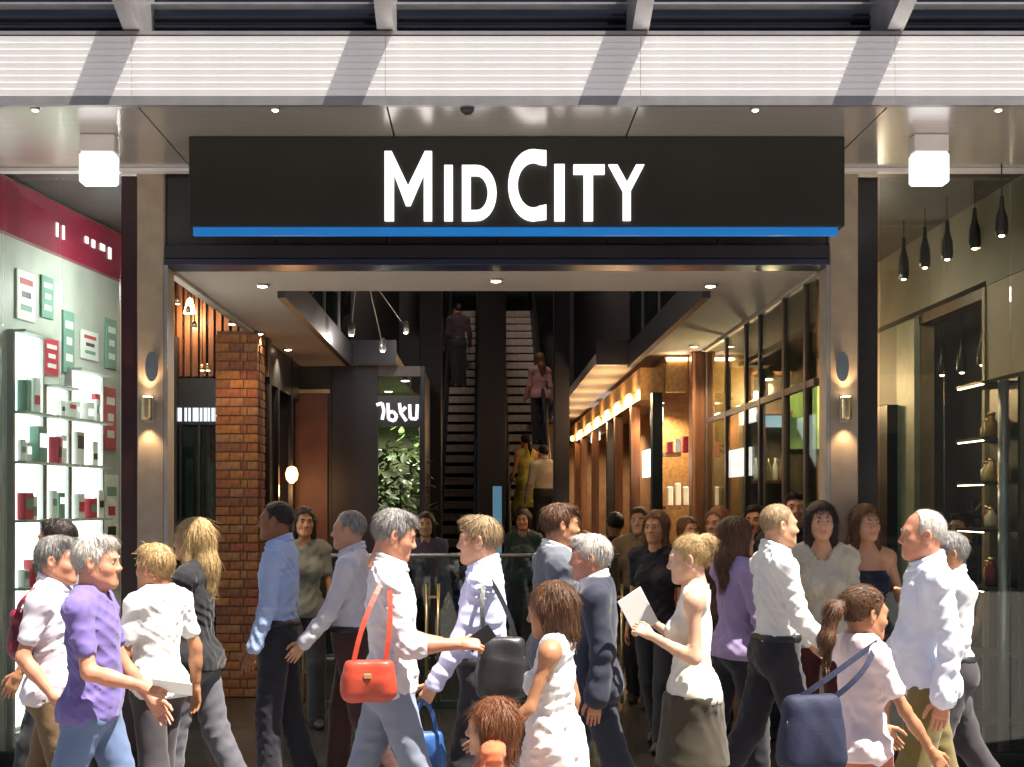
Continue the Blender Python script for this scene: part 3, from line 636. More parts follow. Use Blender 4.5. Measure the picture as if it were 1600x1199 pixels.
# ------------------------------------------------------------------ rear left: dark shopfronts and the doorway with plants
rl = thing('rear_shopfront', 'dark navy shopfront with white sign over a doorway to green plants', 'shopfront', (-1.3, VYB + 0.3, 0))
Yr = 14.75; Sr = F / Yr
box('panel', PX(518, Sr), PX(590, Sr), Yr, Yr + 0.12, 0, ZC, M_navy, rl, 0.006)
box('panel', PX(657, Sr), PX(664, Sr), Yr, Yr + 0.12, 0, ZC, M_navy, rl, 0.006)
box('transom', PX(590, Sr), PX(657, Sr), Yr + 0.02, Yr + 0.08, PZ(666, Sr), PZ(618, Sr), M_black, rl)
box('header', PX(590, Sr), PX(657, Sr), Yr + 0.02, Yr + 0.08, PZ(588, Sr), ZC, mat('violet_grey', (0.12, 0.10, 0.11), 0.5), rl)
M_l2 = mat('pale_letter_cool', (0.7, 0.7, 0.74), 0.4, var=0.03, emit=(0.85, 0.86, 0.95), estr=0.4)
def stroke(pts, wpx, s, y, m, parent):
    pts = [(PX(a, s), PZ(b, s)) for a, b in pts]; h = wpx / s / 2; V = []; Fc = []
    for i in range(len(pts) - 1):
        (ax, az), (bx_, bz) = pts[i], pts[i + 1]; d = math.hypot(bx_ - ax, bz - az); nx, nz = -(bz - az) / d * h, (bx_ - ax) / d * h
        o = len(V)
        V += [(ax + nx, y, az + nz), (bx_ + nx, y, bz + nz), (bx_ - nx, y, bz - nz), (ax - nx, y, az - nz)]
        V += [(p[0], y + 0.02, p[2]) for p in V[o:o + 4]]
        Fc += [(o, o + 1, o + 2, o + 3), (o + 7, o + 6, o + 5, o + 4)] + [(o + k, o + 4 + k, o + 4 + (k + 1) % 4, o + (k + 1) % 4) for k in range(4)]
    return poly('letter', V, Fc, m, parent)
for pts in ([(588, 633), (597, 630), (600, 642), (597, 656)], [(606, 630), (607, 655), (616, 658), (620, 650), (614, 643), (607, 645)],
            [(624, 630), (626, 645), (634, 636)], [(626, 645), (635, 658)], [(640, 632), (641, 654), (651, 655), (652, 632)]):
    stroke(pts, 5, Sr, Yr - 0.005, M_l2, rl)
M_tglow = mat('plant_room_wall', (0.34, 0.42, 0.22), 0.7, var=0.15)
box('room_wall', -2.6, -0.75, 18.4, 18.5, 0, ZC, M_tglow, rl)
box('room_ceiling', XL, EXL, VYB + 0.3, 18.5, ZC - 0.06, ZC - 0.01, M_ceil, rl)
box('room_side', -0.74, -0.70, Yr + 0.2, 18.5, 0, ZC, M_navy, rl)
box('room_side', -2.16, -2.1, Yr + 0.2, 18.5, 0, ZC, M_darkwal, rl)
downlight(PX(633, 130), F / 130, 3.25, 'bright round downlight over the doorway to the plants', 'plant room downlights', False, 20, 0.05)
downlight(-1.25, 16.9, 3.25, 'added round downlight standing in for atrium daylight in the plant room', 'plant room downlights', False, 60, 0.05, 150)  # added lamp in place of the atrium daylight on the plants
def leafy_plant(x, y, h, r, n, label):
    t = thing('potted_plant', label, 'plant', (x, y, 0), 'potted plants in the plant room')
    lathe('pot', [(0.16, 0.0), (0.2, 0.35), (0.21, 0.38), (0.17, 0.38)], M_frost, (x, y, 0), t)
    tube('stem', [(x, y, 0.36), (x + 0.02, y, h * 0.5), (x - 0.02, y, h * 0.85)], [0.025, 0.018, 0.01], M_wood, t, 8)
    V = []; Fc = []
    for k in range(n):
        a = random.uniform(0, 6.28); zz = 0.5 + (h - 0.5) * random.random() ** 0.8; q = r * (1 - 0.5 * abs((zz - 0.6 * h) / h)) * math.sqrt(random.random())
        c = Vector((x + q * math.cos(a), y + q * math.sin(a), zz)); d = Vector((math.cos(a + random.uniform(-1, 1)), math.sin(a + random.uniform(-1, 1)), random.uniform(-0.9, 0.5))).normalized()
        l_ = random.uniform(0.10, 0.2); s_ = d.cross(Vector((0, 0, 1))).normalized() * l_ * 0.24; up = Vector((0, 0, 0.012))
        o = len(V); V += [c, c + d * l_ * 0.45 + s_, c + d * l_, c + d * l_ * 0.45 - s_, c + d * l_ * 0.45 - up]
        Fc += [(o, o + 1, o + 4), (o + 1, o + 2, o + 4), (o + 2, o + 3, o + 4), (o + 3, o, o + 4)]
    f = poly('foliage', V, Fc, M_leaf, t); f['kind'] = 'stuff'
leafy_plant(-1.02, 15.9, 2.45, 0.42, 420, 'tall leafy green plant showing through the doorway under the white sign')
leafy_plant(-1.45, 17.2, 2.1, 0.45, 380, 'bushy green plant further back in the plant room')
leafy_plant(-0.98, 17.4, 2.9, 0.35, 300, 'tallest green plant at the back of the plant room')
# left side frontage between the brick column and the rear shop
lf = thing('side_frontage', 'dark shop frontage with brown panels between brick column and rear shop', 'shopfront', (-2.1, 13.4, 0))
def YLX(px): return F * 2.1 / (VX - px)
box('wall', XL - 0.9, XL - 0.8, 12.1, 14.9, 0, ZC, M_darkwal, lf)
for px in (408, 436, 458, 474):
    y = YLX(px); box('post', XL - 0.05, XL, y - 0.04, y + 0.04, 0, ZC - 0.003, M_black, lf)
box('header', XL - 0.04, XL - 0.005, 12.1, 14.7, 2.95, ZC - 0.004, M_black, lf)
box('side_ceiling', XL - 0.95, XL - 0.001, 12.42, 15.0, ZC + 0.002, ZC + 0.08, M_darkwal, lf)
box('rear_wall', XL - 0.8, PX(518, Sr), Yr + 0.02, Yr + 0.12, 0, ZC, M_darkwal, lf)
box('brown_panel', PX(462, Sr), PX(512, Sr), Yr - 0.03, Yr + 0.018, 1.1, PZ(615, Sr), mat('red_brown_panel', (0.16, 0.06, 0.04), 0.5, col2=(0.09, 0.035, 0.03), scale=4), lf)
box('brown_panel_frame', PX(458, Sr), PX(516, Sr), Yr - 0.04, Yr - 0.031, PZ(615, Sr), PZ(609, Sr), M_brass, lf)
gl_ = thing('glowing_lantern', 'small orange glowing lantern hanging by the dark side frontage', 'lantern', (PX(456, 145), F / 145, PZ(755, 145)))
lathe('globe', [(0.02, 0.0), (0.06, 0.04), (0.07, 0.1), (0.05, 0.16), (0.02, 0.18)], mat('orange_glow', (0.8, 0.4, 0.15), 0.4, emit=(1, 0.42, 0.14), estr=2.2), (PX(456, 145), F / 145, PZ(755, 145)), gl_)
tube('cord', [(PX(456, 145), F / 145, PZ(755, 145) + 0.18), (PX(456, 145), F / 145, ZC)], 0.006, M_black, gl_, 6)
lamp_light('bulb', (PX(456, 145), F / 145, PZ(755, 145) - 0.08), 5, (1, 0.5, 0.2), gl_, 'POINT', 0.06)

# ------------------------------------------------------------------ glass balustrade with brass posts in the arcade
gb = thing('glass_balustrade', 'low glass balustrade with paired brass uprights inside the entrance', 'balustrade', (0, 11.1, 0))
SG = 180.0; YGB = F / SG
gxs = [484, 580, 676, 772, 868, 962]
for i in range(5):
    box('glass_panel', PX(gxs[i], SG) + 0.02, PX(gxs[i + 1], SG) - 0.02, YGB, YGB + 0.012, 0.06, PZ(872, SG), M_glasst, gb)
    box('base_rail', PX(gxs[i], SG), PX(gxs[i + 1], SG), YGB - 0.02, YGB + 0.03, 0.0, 0.055, mat('teal_metal', (0.05, 0.09, 0.09), 0.4, metal=0.5), gb)
for i, px in enumerate(gxs):
    for dx in (-0.05, 0.05):
        tube('brass_upright', [(PX(px, SG) + dx, YGB - 0.04, 0.04), (PX(px, SG) + dx, YGB - 0.04, PZ(912, SG))], 0.015, M_brass, gb, 8)
    for z in (0.3, 0.95):
        box('clamp', PX(px, SG) - 0.05, PX(px, SG) + 0.05, YGB - 0.045, YGB - 0.003, z, z + 0.02, M_brass, gb)
    box('post', PX(px, SG) - 0.018, PX(px, SG) + 0.018, YGB - 0.002, YGB + 0.02, 0, PZ(872, SG), M_black, gb)
tube('top_rail', [(PX(478, SG), YGB + 0.006, PZ(868, SG)), (PX(968, SG), YGB + 0.006, PZ(868, SG))], 0.016, M_greymet, gb, 8)
# slim blue totem
bt = thing('blue_totem', 'slim pale blue totem sign in front of the escalator divider', 'totem', (PX(777, 154), F / 154, 0))
box('panel', PX(770, 154), PX(784, 154), F / 154, F / 154 + 0.04, 0.02, PZ(760, 154), mat('totem_blue', (0.16, 0.36, 0.52), 0.4, var=0.1, emit=(0.2, 0.5, 0.75), estr=0.08), bt, 0.004)
box('foot', PX(770, 154) - 0.1, PX(784, 154) + 0.1, F / 154 - 0.1, F / 154 + 0.14, 0, 0.018, M_greymet, bt)

# ================================================================== PEOPLE
# Figures are grown as smooth distance fields (tapered limbs, shaped torso) and meshed with surface nets.
def rotm(ax, a):
    return np.array(Matrix.Rotation(a, 3, ax))
class Field:
    def __init__(self): self.p = []
    def cone(self, a, b, ra, rb, k=0.03, sub=False): self.p.append(('c', np.array(a, float), np.array(b, float), ra, rb, k, sub)); return self
    def ell(self, c, r, k=0.04, rot=None, sub=False): self.p.append(('e', np.array(c, float), np.array(r, float), rot, None, k, sub)); return self
    def copy(self, inflate=0.0):
        f = Field()
        for q in self.p:
            if q[0] == 'c': f.p.append((q[0], q[1], q[2], q[3] + inflate, q[4] + inflate, q[5], q[6]))
            else: f.p.append((q[0], q[1], q[2] + inflate, q[3], q[4], q[5], q[6]))
        return f
    def bounds(self):
        lo = np.full(3, 9.0); hi = np.full(3, -9.0)
        for q in self.p:
            if q[6]: continue
            if q[0] == 'c':
                m = max(q[3], q[4]); lo = np.minimum(lo, np.minimum(q[1], q[2]) - m); hi = np.maximum(hi, np.maximum(q[1], q[2]) + m)
            else:
                m = max(q[2]) if q[3] is not None else q[2]; lo = np.minimum(lo, q[1] - m); hi = np.maximum(hi, q[1] + m)
        return lo, hi
    def eval(self, xs, ys, zs):
        G = np.full((len(xs), len(ys), len(zs)), 0.5, np.float32)
        ax = (xs, ys, zs)
        for q in self.p:
            k = q[5]
            if q[0] == 'c': m = max(q[3], q[4]); lo, hi = np.minimum(q[1], q[2]) - m, np.maximum(q[1], q[2]) + m
            else: m = max(q[2]); lo, hi = q[1] - m, q[1] + m
            mg = k + 0.05
            sl = []
            for d in range(3):
                i0 = np.searchsorted(ax[d], lo[d] - mg); i1 = np.searchsorted(ax[d], hi[d] + mg); sl.append(slice(max(0, i0), max(0, i1)))
            X = xs[sl[0]][:, None, None]; Y = ys[sl[1]][None, :, None]; Z = zs[sl[2]][None, None, :]
            if X.size == 0 or Y.size == 0 or Z.size == 0: continue
            if q[0] == 'c':
                a, b = q[1], q[2]; ba = b - a; L2 = max(1e-9, ba.dot(ba))
                h = np.clip(((X - a[0]) * ba[0] + (Y - a[1]) * ba[1] + (Z - a[2]) * ba[2]) / L2, 0, 1)
                d = np.sqrt((X - a[0] - ba[0] * h) ** 2 + (Y - a[1] - ba[1] * h) ** 2 + (Z - a[2] - ba[2] * h) ** 2) - (q[3] + (q[4] - q[3]) * h)
            else:
                c, r, rot = q[1], q[2], q[3]
                px, py, pz = X - c[0], Y - c[1], Z - c[2]
                if rot is not None:
                    px, py, pz = (rot[0, 0] * px + rot[1, 0] * py + rot[2, 0] * pz, rot[0, 1] * px + rot[1, 1] * py + rot[2, 1] * pz, rot[0, 2] * px + rot[1, 2] * py + rot[2, 2] * pz)
                k0 = np.sqrt((px / r[0]) ** 2 + (py / r[1]) ** 2 + (pz / r[2]) ** 2)
                k1 = np.sqrt((px / r[0] ** 2) ** 2 + (py / r[1] ** 2) ** 2 + (pz / r[2] ** 2) ** 2) + 1e-6
                d = k0 * (k0 - 1) / k1
            g = G[sl[0], sl[1], sl[2]]
            if q[6]:
                h = np.clip(0.5 - 0.5 * (g + d) / k, 0, 1); g[...] = g + (-d - g) * h + k * h * (1 - h)
            else:
                h = np.clip(0.5 + 0.5 * (g - d) / k, 0, 1); g[...] = g + (d - g) * h - k * h * (1 - h)
        return G
def surface_nets(G, xs, ys, zs):
    S = G < 0
    nx, ny, nz = G.shape
    A = np.zeros((nx - 1, ny - 1, nz - 1), bool)
    s8 = [S[i:nx - 1 + i, j:ny - 1 + j, k:nz - 1 + k] for i in (0, 1) for j in (0, 1) for k in (0, 1)]
    any_ = s8[0].copy(); all_ = s8[0].copy()
    for q in s8[1:]: any_ |= q; all_ &= q
    A = any_ & ~all_
    I, J, K = np.nonzero(A)
    if len(I) == 0: return np.zeros((0, 3)), np.zeros((0, 4), int)
    idx = np.full(A.shape, -1, np.int64); idx[I, J, K] = np.arange(len(I))
    P = np.zeros((len(I), 3)); n = np.zeros(len(I))
    corners = [(0, 0, 0), (1, 0, 0), (0, 1, 0), (1, 1, 0), (0, 0, 1), (1, 0, 1), (0, 1, 1), (1, 1, 1)]
    val = {c: G[I + c[0], J + c[1], K + c[2]].astype(float) for c in corners}
    pos = {c: np.stack([xs[I + c[0]], ys[J + c[1]], zs[K + c[2]]], 1) for c in corners}
    for c in corners:
        for d in range(3):
            if c[d]: continue
            e = list(c); e[d] = 1; e = tuple(e)
            va, vb = val[c], val[e]; cr = (va < 0) != (vb < 0)
            t = np.where(cr, va / np.where(cr, va - vb, 1), 0)
            P += np.where(cr[:, None], pos[c] + (pos[e] - pos[c]) * t[:, None], 0); n += cr
    P /= n[:, None]
    quads = []
    def emit(cr, flip, a, b, c, d):
        q = np.stack([a, b, c, d], 1); ok = (q >= 0).all(1); q = q[ok]; fl = flip[ok]
        q[fl] = q[fl][:, ::-1]; quads.append(q)
    # x edges
    i, j, k = np.nonzero(S[:-1, 1:-1, 1:-1] != S[1:, 1:-1, 1:-1]); j += 1; k += 1
    emit(None, ~S[i, j, k], idx[i, j - 1, k - 1], idx[i, j, k - 1], idx[i, j, k], idx[i, j - 1, k])
    i, j, k = np.nonzero(S[1:-1, :-1, 1:-1] != S[1:-1, 1:, 1:-1]); i += 1; k += 1
    emit(None, S[i, j, k], idx[i - 1, j, k - 1], idx[i, j, k - 1], idx[i, j, k], idx[i - 1, j, k])
    i, j, k = np.nonzero(S[1:-1, 1:-1, :-1] != S[1:-1, 1:-1, 1:]); i += 1; j += 1
    emit(None, ~S[i, j, k], idx[i - 1, j - 1, k], idx[i, j - 1, k], idx[i, j, k], idx[i - 1, j, k])
    return P, np.concatenate(quads)
def wrinkle(seed, amp, f0, zs_=0.6):
    r = np.random.default_rng(seed); W = []
    for i in range(5):
        d = r.normal(size=3); d[2] *= zs_ + r.random(); d /= np.linalg.norm(d); e = r.normal(size=3); e /= np.linalg.norm(e)
        W.append((d * f0 * (0.55 + 1.0 * r.random()), e * f0 * 0.5, r.random() * 6.28, r.random() * 6.28, 0.5 + r.random()))
    def fn(X, Y, Z):
        g = 0; m = 0
        for wv, e, ph, p2, a in W:
            u = np.sin(wv[0] * X + wv[1] * Y + wv[2] * Z + ph + 1.6 * np.sin(e[0] * X + e[1] * Y + e[2] * Z + p2))
            mask = 0.5 + 0.5 * np.sin(e[1] * 0.7 * X + e[2] * 0.7 * Y + e[0] * 0.7 * Z + ph * 2)
            g = g + a * mask * (np.sqrt(np.abs(u) + 0.02) - 0.75)
        return amp * g
    return fn
def grow(field, res, extra=None, pad=0.03, blo=None, bhi=None):
    lo, hi = field.bounds(); lo = lo - pad; hi = hi + pad
    if blo is not None: lo = np.maximum(lo, blo)
    if bhi is not None: hi = np.minimum(hi, bhi)
    ax = [np.arange(lo[d], hi[d] + res, res) for d in range(3)]
    G = field.eval(*ax)
    if extra is not None: G = extra(G, ax[0][:, None, None], ax[1][None, :, None], ax[2][None, None, :])
    G[0] = G[-1] = 0.1; G[:, 0] = G[:, -1] = 0.1; G[:, :, 0] = G[:, :, -1] = 0.1
    return surface_nets(G, *ax)
def npmesh(name, V, Q, mats, midx=None):
    me = bpy.data.meshes.new(name)
    me.vertices.add(len(V)); me.vertices.foreach_set('co', np.ascontiguousarray(V, np.float32).ravel())
    me.loops.add(len(Q) * 4); me.loops.foreach_set('vertex_index', np.ascontiguousarray(Q, np.int32).ravel())
    me.polygons.add(len(Q)); me.polygons.foreach_set('loop_start', np.arange(0, len(Q) * 4, 4, dtype=np.int32))
    me.polygons.foreach_set('use_smooth', np.ones(len(Q), bool))
    for m in mats: me.materials.append(m)
    if midx is not None: me.polygons.foreach_set('material_index', midx.astype(np.int32))
    me.update(); me.validate()
    return me

# ---- heads (facing +Y, chin at -0.115, crown at +0.115)
def head_field(sex, age):
    f = Field(); fem = sex == 'f'
    f.ell((0, -0.014, 0.030), (0.074, 0.094, 0.086), 0.03)
    f.ell((0, 0.022, -0.030), (0.058 if fem else 0.062, 0.066, 0.086), 0.03)
    f.ell((0, 0.030, -0.072), (0.042 if fem else 0.050, 0.050, 0.038), 0.03)
    f.ell((0, 0.070, -0.099), (0.020, 0.018, 0.015), 0.03)
    for s in (-1, 1): f.cone((s * 0.056, -0.004, -0.052), (s * 0.020, 0.062, -0.096), 0.016, 0.014, 0.03)
    for s in (-1, 1):
        f.ell((s * 0.040, 0.052, -0.028), (0.024, 0.026, 0.022), 0.03)
        f.ell((s * 0.078, -0.008, -0.004), (0.010, 0.020, 0.032), 0.008, rotm('Z', s * 0.35)); f.ell((s * 0.086, -0.002, 0.000), (0.008, 0.010, 0.016), 0.006, sub=True)
    f.cone((-0.034, 0.074, 0.021), (0.034, 0.074, 0.021), 0.012, 0.012, 0.028)
    for s in (-1, 1):
        f.ell((s * 0.031, 0.096, 0.000), (0.019, 0.020, 0.013), 0.014, sub=True)
        f.ell((s * 0.031, 0.069, 0.002), (0.016, 0.016, 0.013), 0.006)
    f.cone((0, 0.082, 0.012), (0, 0.098, -0.026), 0.008, 0.0105, 0.014)
    f.ell((0, 0.099, -0.029), (0.0125, 0.012, 0.0105), 0.010)
    for s in (-1, 1): f.ell((s * 0.012, 0.094, -0.034), (0.008, 0.011, 0.008), 0.008)
    f.cone((-0.018, 0.084, -0.060), (0.018, 0.084, -0.060), 0.006, 0.006, 0.008)
    f.cone((-0.016, 0.083, -0.073), (0.016, 0.083, -0.073), 0.007, 0.007, 0.008)
    f.cone((-0.022, 0.094, -0.0665), (0.022, 0.094, -0.0665), 0.0035, 0.0035, 0.004, sub=True)
    f.cone((0, -0.018, -0.04), (0, -0.038, -0.21), 0.050 if fem else 0.058, 0.054 if fem else 0.064, 0.035)
    return f
HEADS = {}
def head_mesh(sex, res):
    key = (sex, res)
    if key not in HEADS:
        V, Q = grow(head_field(sex, 0), res, blo=np.array([-1, -1, -0.185]))
        c = V[Q].mean(1)
        lips = (np.abs(c[:, 0]) < 0.022) & (c[:, 1] > 0.081) & (c[:, 2] < -0.055) & (c[:, 2] > -0.079)
        HEADS[key] = (V, Q, lips.astype(int))
    return HEADS[key]
# ---- hands (wrist at origin, fingers along -Z, palm facing -X for the right hand, thumb towards +Y)
HANDS = {}
def hand_mesh(kind, res):
    key = (kind, res)
    if key in HANDS: return HANDS[key]
    f = Field(); curl = {'relax': 0.30, 'grip': 1.05, 'flat': 0.12}[kind]
    f.cone((0, 0, 0.02), (0, 0, -0.02), 0.026, 0.027, 0.02)
    for j in range(4):
        y = 0.028 - 0.0185 * j
        f.cone((0, y * 0.55, -0.015), (0, y, -0.085), 0.0165, 0.0125, 0.012)
    L_ = [0.070, 0.080, 0.074, 0.058]
    for j in range(4):
        y = 0.029 - 0.0195 * j; p = np.array((0, y, -0.088)); a = curl * 0.5 + 0.05 * j
        for q, fr in enumerate((0.42, 0.32, 0.26)):
            d = np.array((-math.sin(a), 0.02 * (1.5 - j), -math.cos(a))); n = p + d * L_[j] * fr
            f.cone(p, n, 0.0088 - 0.0008 * q, 0.0082 - 0.001 * q, 0.002); p = n; a += curl * (1.0 if kind == 'grip' else 0.8)
    p = np.array((-0.006, 0.026, -0.020))
    for d, l, r0, r1 in (((-0.30, 0.62, -0.72), 0.045, 0.0155, 0.012), ((-0.35, 0.30, -0.88), 0.034, 0.0115, 0.010), ((-0.45, 0.05, -0.9), 0.026, 0.010, 0.008)):
        d = np.array(d); d = d / np.linalg.norm(d); n = p + d * l; f.cone(p, n, r0, r1, 0.006); p = n
    HANDS[key] = grow(f, res); return HANDS[key]
HAIRC = {}
def hair_mat(name, c1, c2, rough=0.42):
    return mat('hair_' + name, c1, rough, col2=c2, scale=5, stretch=(26, 26, 5), bump=0.6, bscale=8, bdist=0.006, spec=0.35)
M_h = {'white': hair_mat('white', (0.66, 0.62, 0.56), (0.40, 0.37, 0.34)), 'grey': hair_mat('grey', (0.34, 0.32, 0.30), (0.12, 0.11, 0.11)),
       'dark': hair_mat('dark', (0.035, 0.022, 0.016), (0.010, 0.007, 0.006)), 'brown': hair_mat('brown', (0.16, 0.075, 0.035), (0.055, 0.024, 0.012)),
       'blond': hair_mat('blond', (0.58, 0.42, 0.20), (0.32, 0.19, 0.075)), 'sandy': hair_mat('sandy', (0.42, 0.30, 0.17), (0.19, 0.12, 0.06)),
       'auburn': hair_mat('auburn', (0.24, 0.085, 0.03), (0.09, 0.03, 0.012))}
def hair_build(style, sex, seed, res):
    f = Field(); r = np.random.default_rng(seed)
    t = {'short': 0.0065, 'crop': 0.004, 'balding': 0.004, 'long': 0.010, 'bun': 0.007, 'pony': 0.007, 'bob': 0.009, 'tall': 0.009}[style]
    f.ell((0, -0.016, 0.032), (0.074 + t, 0.094 + t, 0.086 + t * 1.1), 0.02)
    if style in ('short', 'tall'):
        f.ell((0.01, 0.045, 0.098), (0.050, 0.036, 0.016 + (0.008 if style == 'tall' else 0)), 0.03)
        hy = [-0.13, -0.10, -0.06, -0.03, 0.000, 0.014, 0.030, 0.034, 0.06, 0.085, 0.12]; hz = [-0.075, -0.075, -0.055, -0.012, 0.022, -0.030, -0.030, 0.030, 0.060, 0.076, 0.088]
    elif style == 'crop':
        hy = [-0.13, -0.10, -0.06, -0.03, 0.000, 0.014, 0.026, 0.030, 0.05, 0.08, 0.12]; hz = [-0.060, -0.060, -0.045, 0.000, 0.024, 0.000, 0.000, 0.050, 0.080, 0.095, 0.11]
    elif style == 'balding':
        hy = [-0.13, -0.10, -0.06, -0.03, 0.000, 0.014, 0.024, 0.028, 0.05, 0.08]; hz = [-0.065, -0.065, -0.05, -0.005, 0.022, -0.015, -0.01, 0.16, 0.2, 0.2]
    elif style == 'long':
        f.cone((0, -0.055, 0.04), (0.01, -0.085, -0.14), 0.080, 0.070, 0.05); f.cone((0.01, -0.085, -0.14), (0.015, -0.10, -0.27), 0.070, 0.045, 0.05)
        for s in (-1, 1): f.cone((s * 0.070, 0.000, 0.02), (s * 0.078, -0.015, -0.18), 0.030, 0.026, 0.03); f.cone((s * 0.078, -0.015, -0.18), (s * 0.07, 0.02, -0.28), 0.026, 0.014, 0.03)
        hy = [-0.2, 0.022, 0.034, 0.05, 0.07, 0.12]; hz = [-0.5, -0.5, 0.00, 0.050, 0.078, 0.09]
    elif style == 'bob':
        f.cone((0, -0.045, 0.03), (0, -0.055, -0.08), 0.080, 0.066, 0.04)
        for s in (-1, 1): f.cone((s * 0.068, 0.012, 0.04), (s * 0.066, 0.010, -0.08), 0.026, 0.018, 0.03)
        hy = [-0.2, 0.030, 0.040, 0.055, 0.075, 0.12]; hz = [-0.13, -0.13, 0.00, 0.045, 0.070, 0.085]
    else:
        hy = [-0.13, -0.10, -0.06, -0.03, 0.000, 0.016, 0.028, 0.034, 0.06, 0.085, 0.12]; hz = [-0.070, -0.070, -0.055, -0.02, 0.012, -0.020, -0.020, 0.030, 0.062, 0.078, 0.09]
    if style == 'bun': f.ell((0, -0.098, 0.080), (0.046, 0.040, 0.042), 0.012)
    if style == 'pony':
        f.cone((0, -0.105, 0.035), (0.0, -0.155, 0.01), 0.020, 0.032, 0.02); f.cone((0, -0.155, 0.01), (0.01, -0.18, -0.12), 0.032, 0.030, 0.03); f.cone((0.01, -0.18, -0.12), (0.02, -0.165, -0.22), 0.03, 0.010, 0.03)
    free = style in ('pony', 'bun')
    a0 = r.random() * 6
    def ex(G, X, Y, Z):
        hl = np.interp(Y, hy, hz) + 0.006 * np.sin(X * 190 + a0) + 0.004 * np.sin(X * 330 + Y * 200)
        cut = hl - Z
        if free: cut = np.where(Y < -0.125, -1.0, cut)
        ang = np.arctan2(X, Y + 0.03 + 0 * Z)
        st = 0.0026 * np.sin(ang * 34 + 14 * Z + a0 + 2 * np.sin(31 * Z)) + 0.002 * np.sin(X * 260 + Y * 90 + a0) + 0.0015 * np.sin(ang * 71 + 40 * Y)
        if style in ('crop', 'balding'): st = st * 0.5
        return np.maximum(G + st, cut)
    V, Q = grow(f, res, ex, pad=0.02)
    # strands combed over the surface
    ns = int({'short': 3400, 'tall': 3400, 'crop': 2200, 'balding': 1700, 'long': 4200, 'bob': 4000, 'bun': 3600, 'pony': 3800}[style] / max(1.0, (res / 0.0075) ** 2))
    tri = V[Q]; cen = tri.mean(1); nrm = np.cross(tri[:, 2] - tri[:, 0], tri[:, 3] - tri[:, 1]); ar_n = np.linalg.norm(nrm, axis=1) + 1e-12; nrm /= ar_n[:, None]
    pick = r.choice(len(Q), ns, p=ar_n / ar_n.sum())
    P0 = cen[pick] + r.normal(size=(ns, 3)) * 0.002; N0 = nrm[pick]
    crown = np.array((0.01, -0.035, 0.125)); dirv = P0 - crown
    dirv[:, 2] -= 0.03
    if style in ('long', 'bob', 'pony'): dirv = dirv * 0.35 + np.array((0, -0.01, -0.10))
    if style in ('short', 'tall', 'crop'): dirv[:, 0] *= 0.8; dirv[P0[:, 1] > 0.02] += np.array((0.05, 0.0, 0.0))
    if style in ('bun', 'pony'):
        ft = P0[:, 1] > -0.10; dirv[ft] = (np.array((0, -0.11, 0.06)) - P0)[ft]
    dirv = dirv / (np.linalg.norm(dirv, axis=1)[:, None] + 1e-9) + r.normal(size=(ns, 3)) * 0.11
    dirv -= N0 * (dirv * N0).sum(1)[:, None]; dirv /= np.linalg.norm(dirv, axis=1)[:, None] + 1e-9
    sd_ = np.cross(dirv, N0)
    ln_ = {'short': 0.036, 'tall': 0.04, 'crop': 0.014, 'balding': 0.02, 'long': 0.085, 'bob': 0.065, 'bun': 0.05, 'pony': 0.055}[style] * (0.6 + 0.8 * r.random(ns))
    lift = 0.0018 + 0.0040 * r.random(ns) ** 2; wd_ = 0.0007 + 0.0008 * r.random(ns)
    SV = []; m_ = 3
    for i in range(m_):
        t_ = i / (m_ - 1.0); s_ = ln_ * t_
        pt = P0 + dirv * s_[:, None] + N0 * (lift * np.sin(min(1.0, t_ * 1.6 + 0.2) * 1.57) - 0.5 * s_ ** 2 / (0.11 if style not in ('long', 'bob') else 0.4))[:, None]
        w_ = (wd_ * (1 - 0.75 * t_))[:, None]
        SV += [pt - sd_ * w_, pt + sd_ * w_]
    SV = np.stack(SV, 1).reshape(-1, 3); base_ = np.arange(ns) * 2 * m_
    SQ = np.concatenate([np.stack([base_ + 2 * i, base_ + 2 * i + 1, base_ + 2 * i + 3, base_ + 2 * i + 2], 1) for i in range(m_ - 1)])
    Q = np.concatenate([Q, SQ + len(V)]); V = np.concatenate([V, SV])
    # eyebrows
    b = Field()
    for s in (-1, 1): b.cone((s * 0.016, 0.0905, 0.020), (s * 0.033, 0.0875, 0.0255), 0.0042, 0.0045, 0.003); b.cone((s * 0.033, 0.0875, 0.0255), (s * 0.050, 0.074, 0.019), 0.0045, 0.003, 0.003)
    V2, Q2 = grow(b, 0.004, pad=0.01)
    return np.concatenate([V, V2]), np.concatenate([Q, Q2 + len(V)])

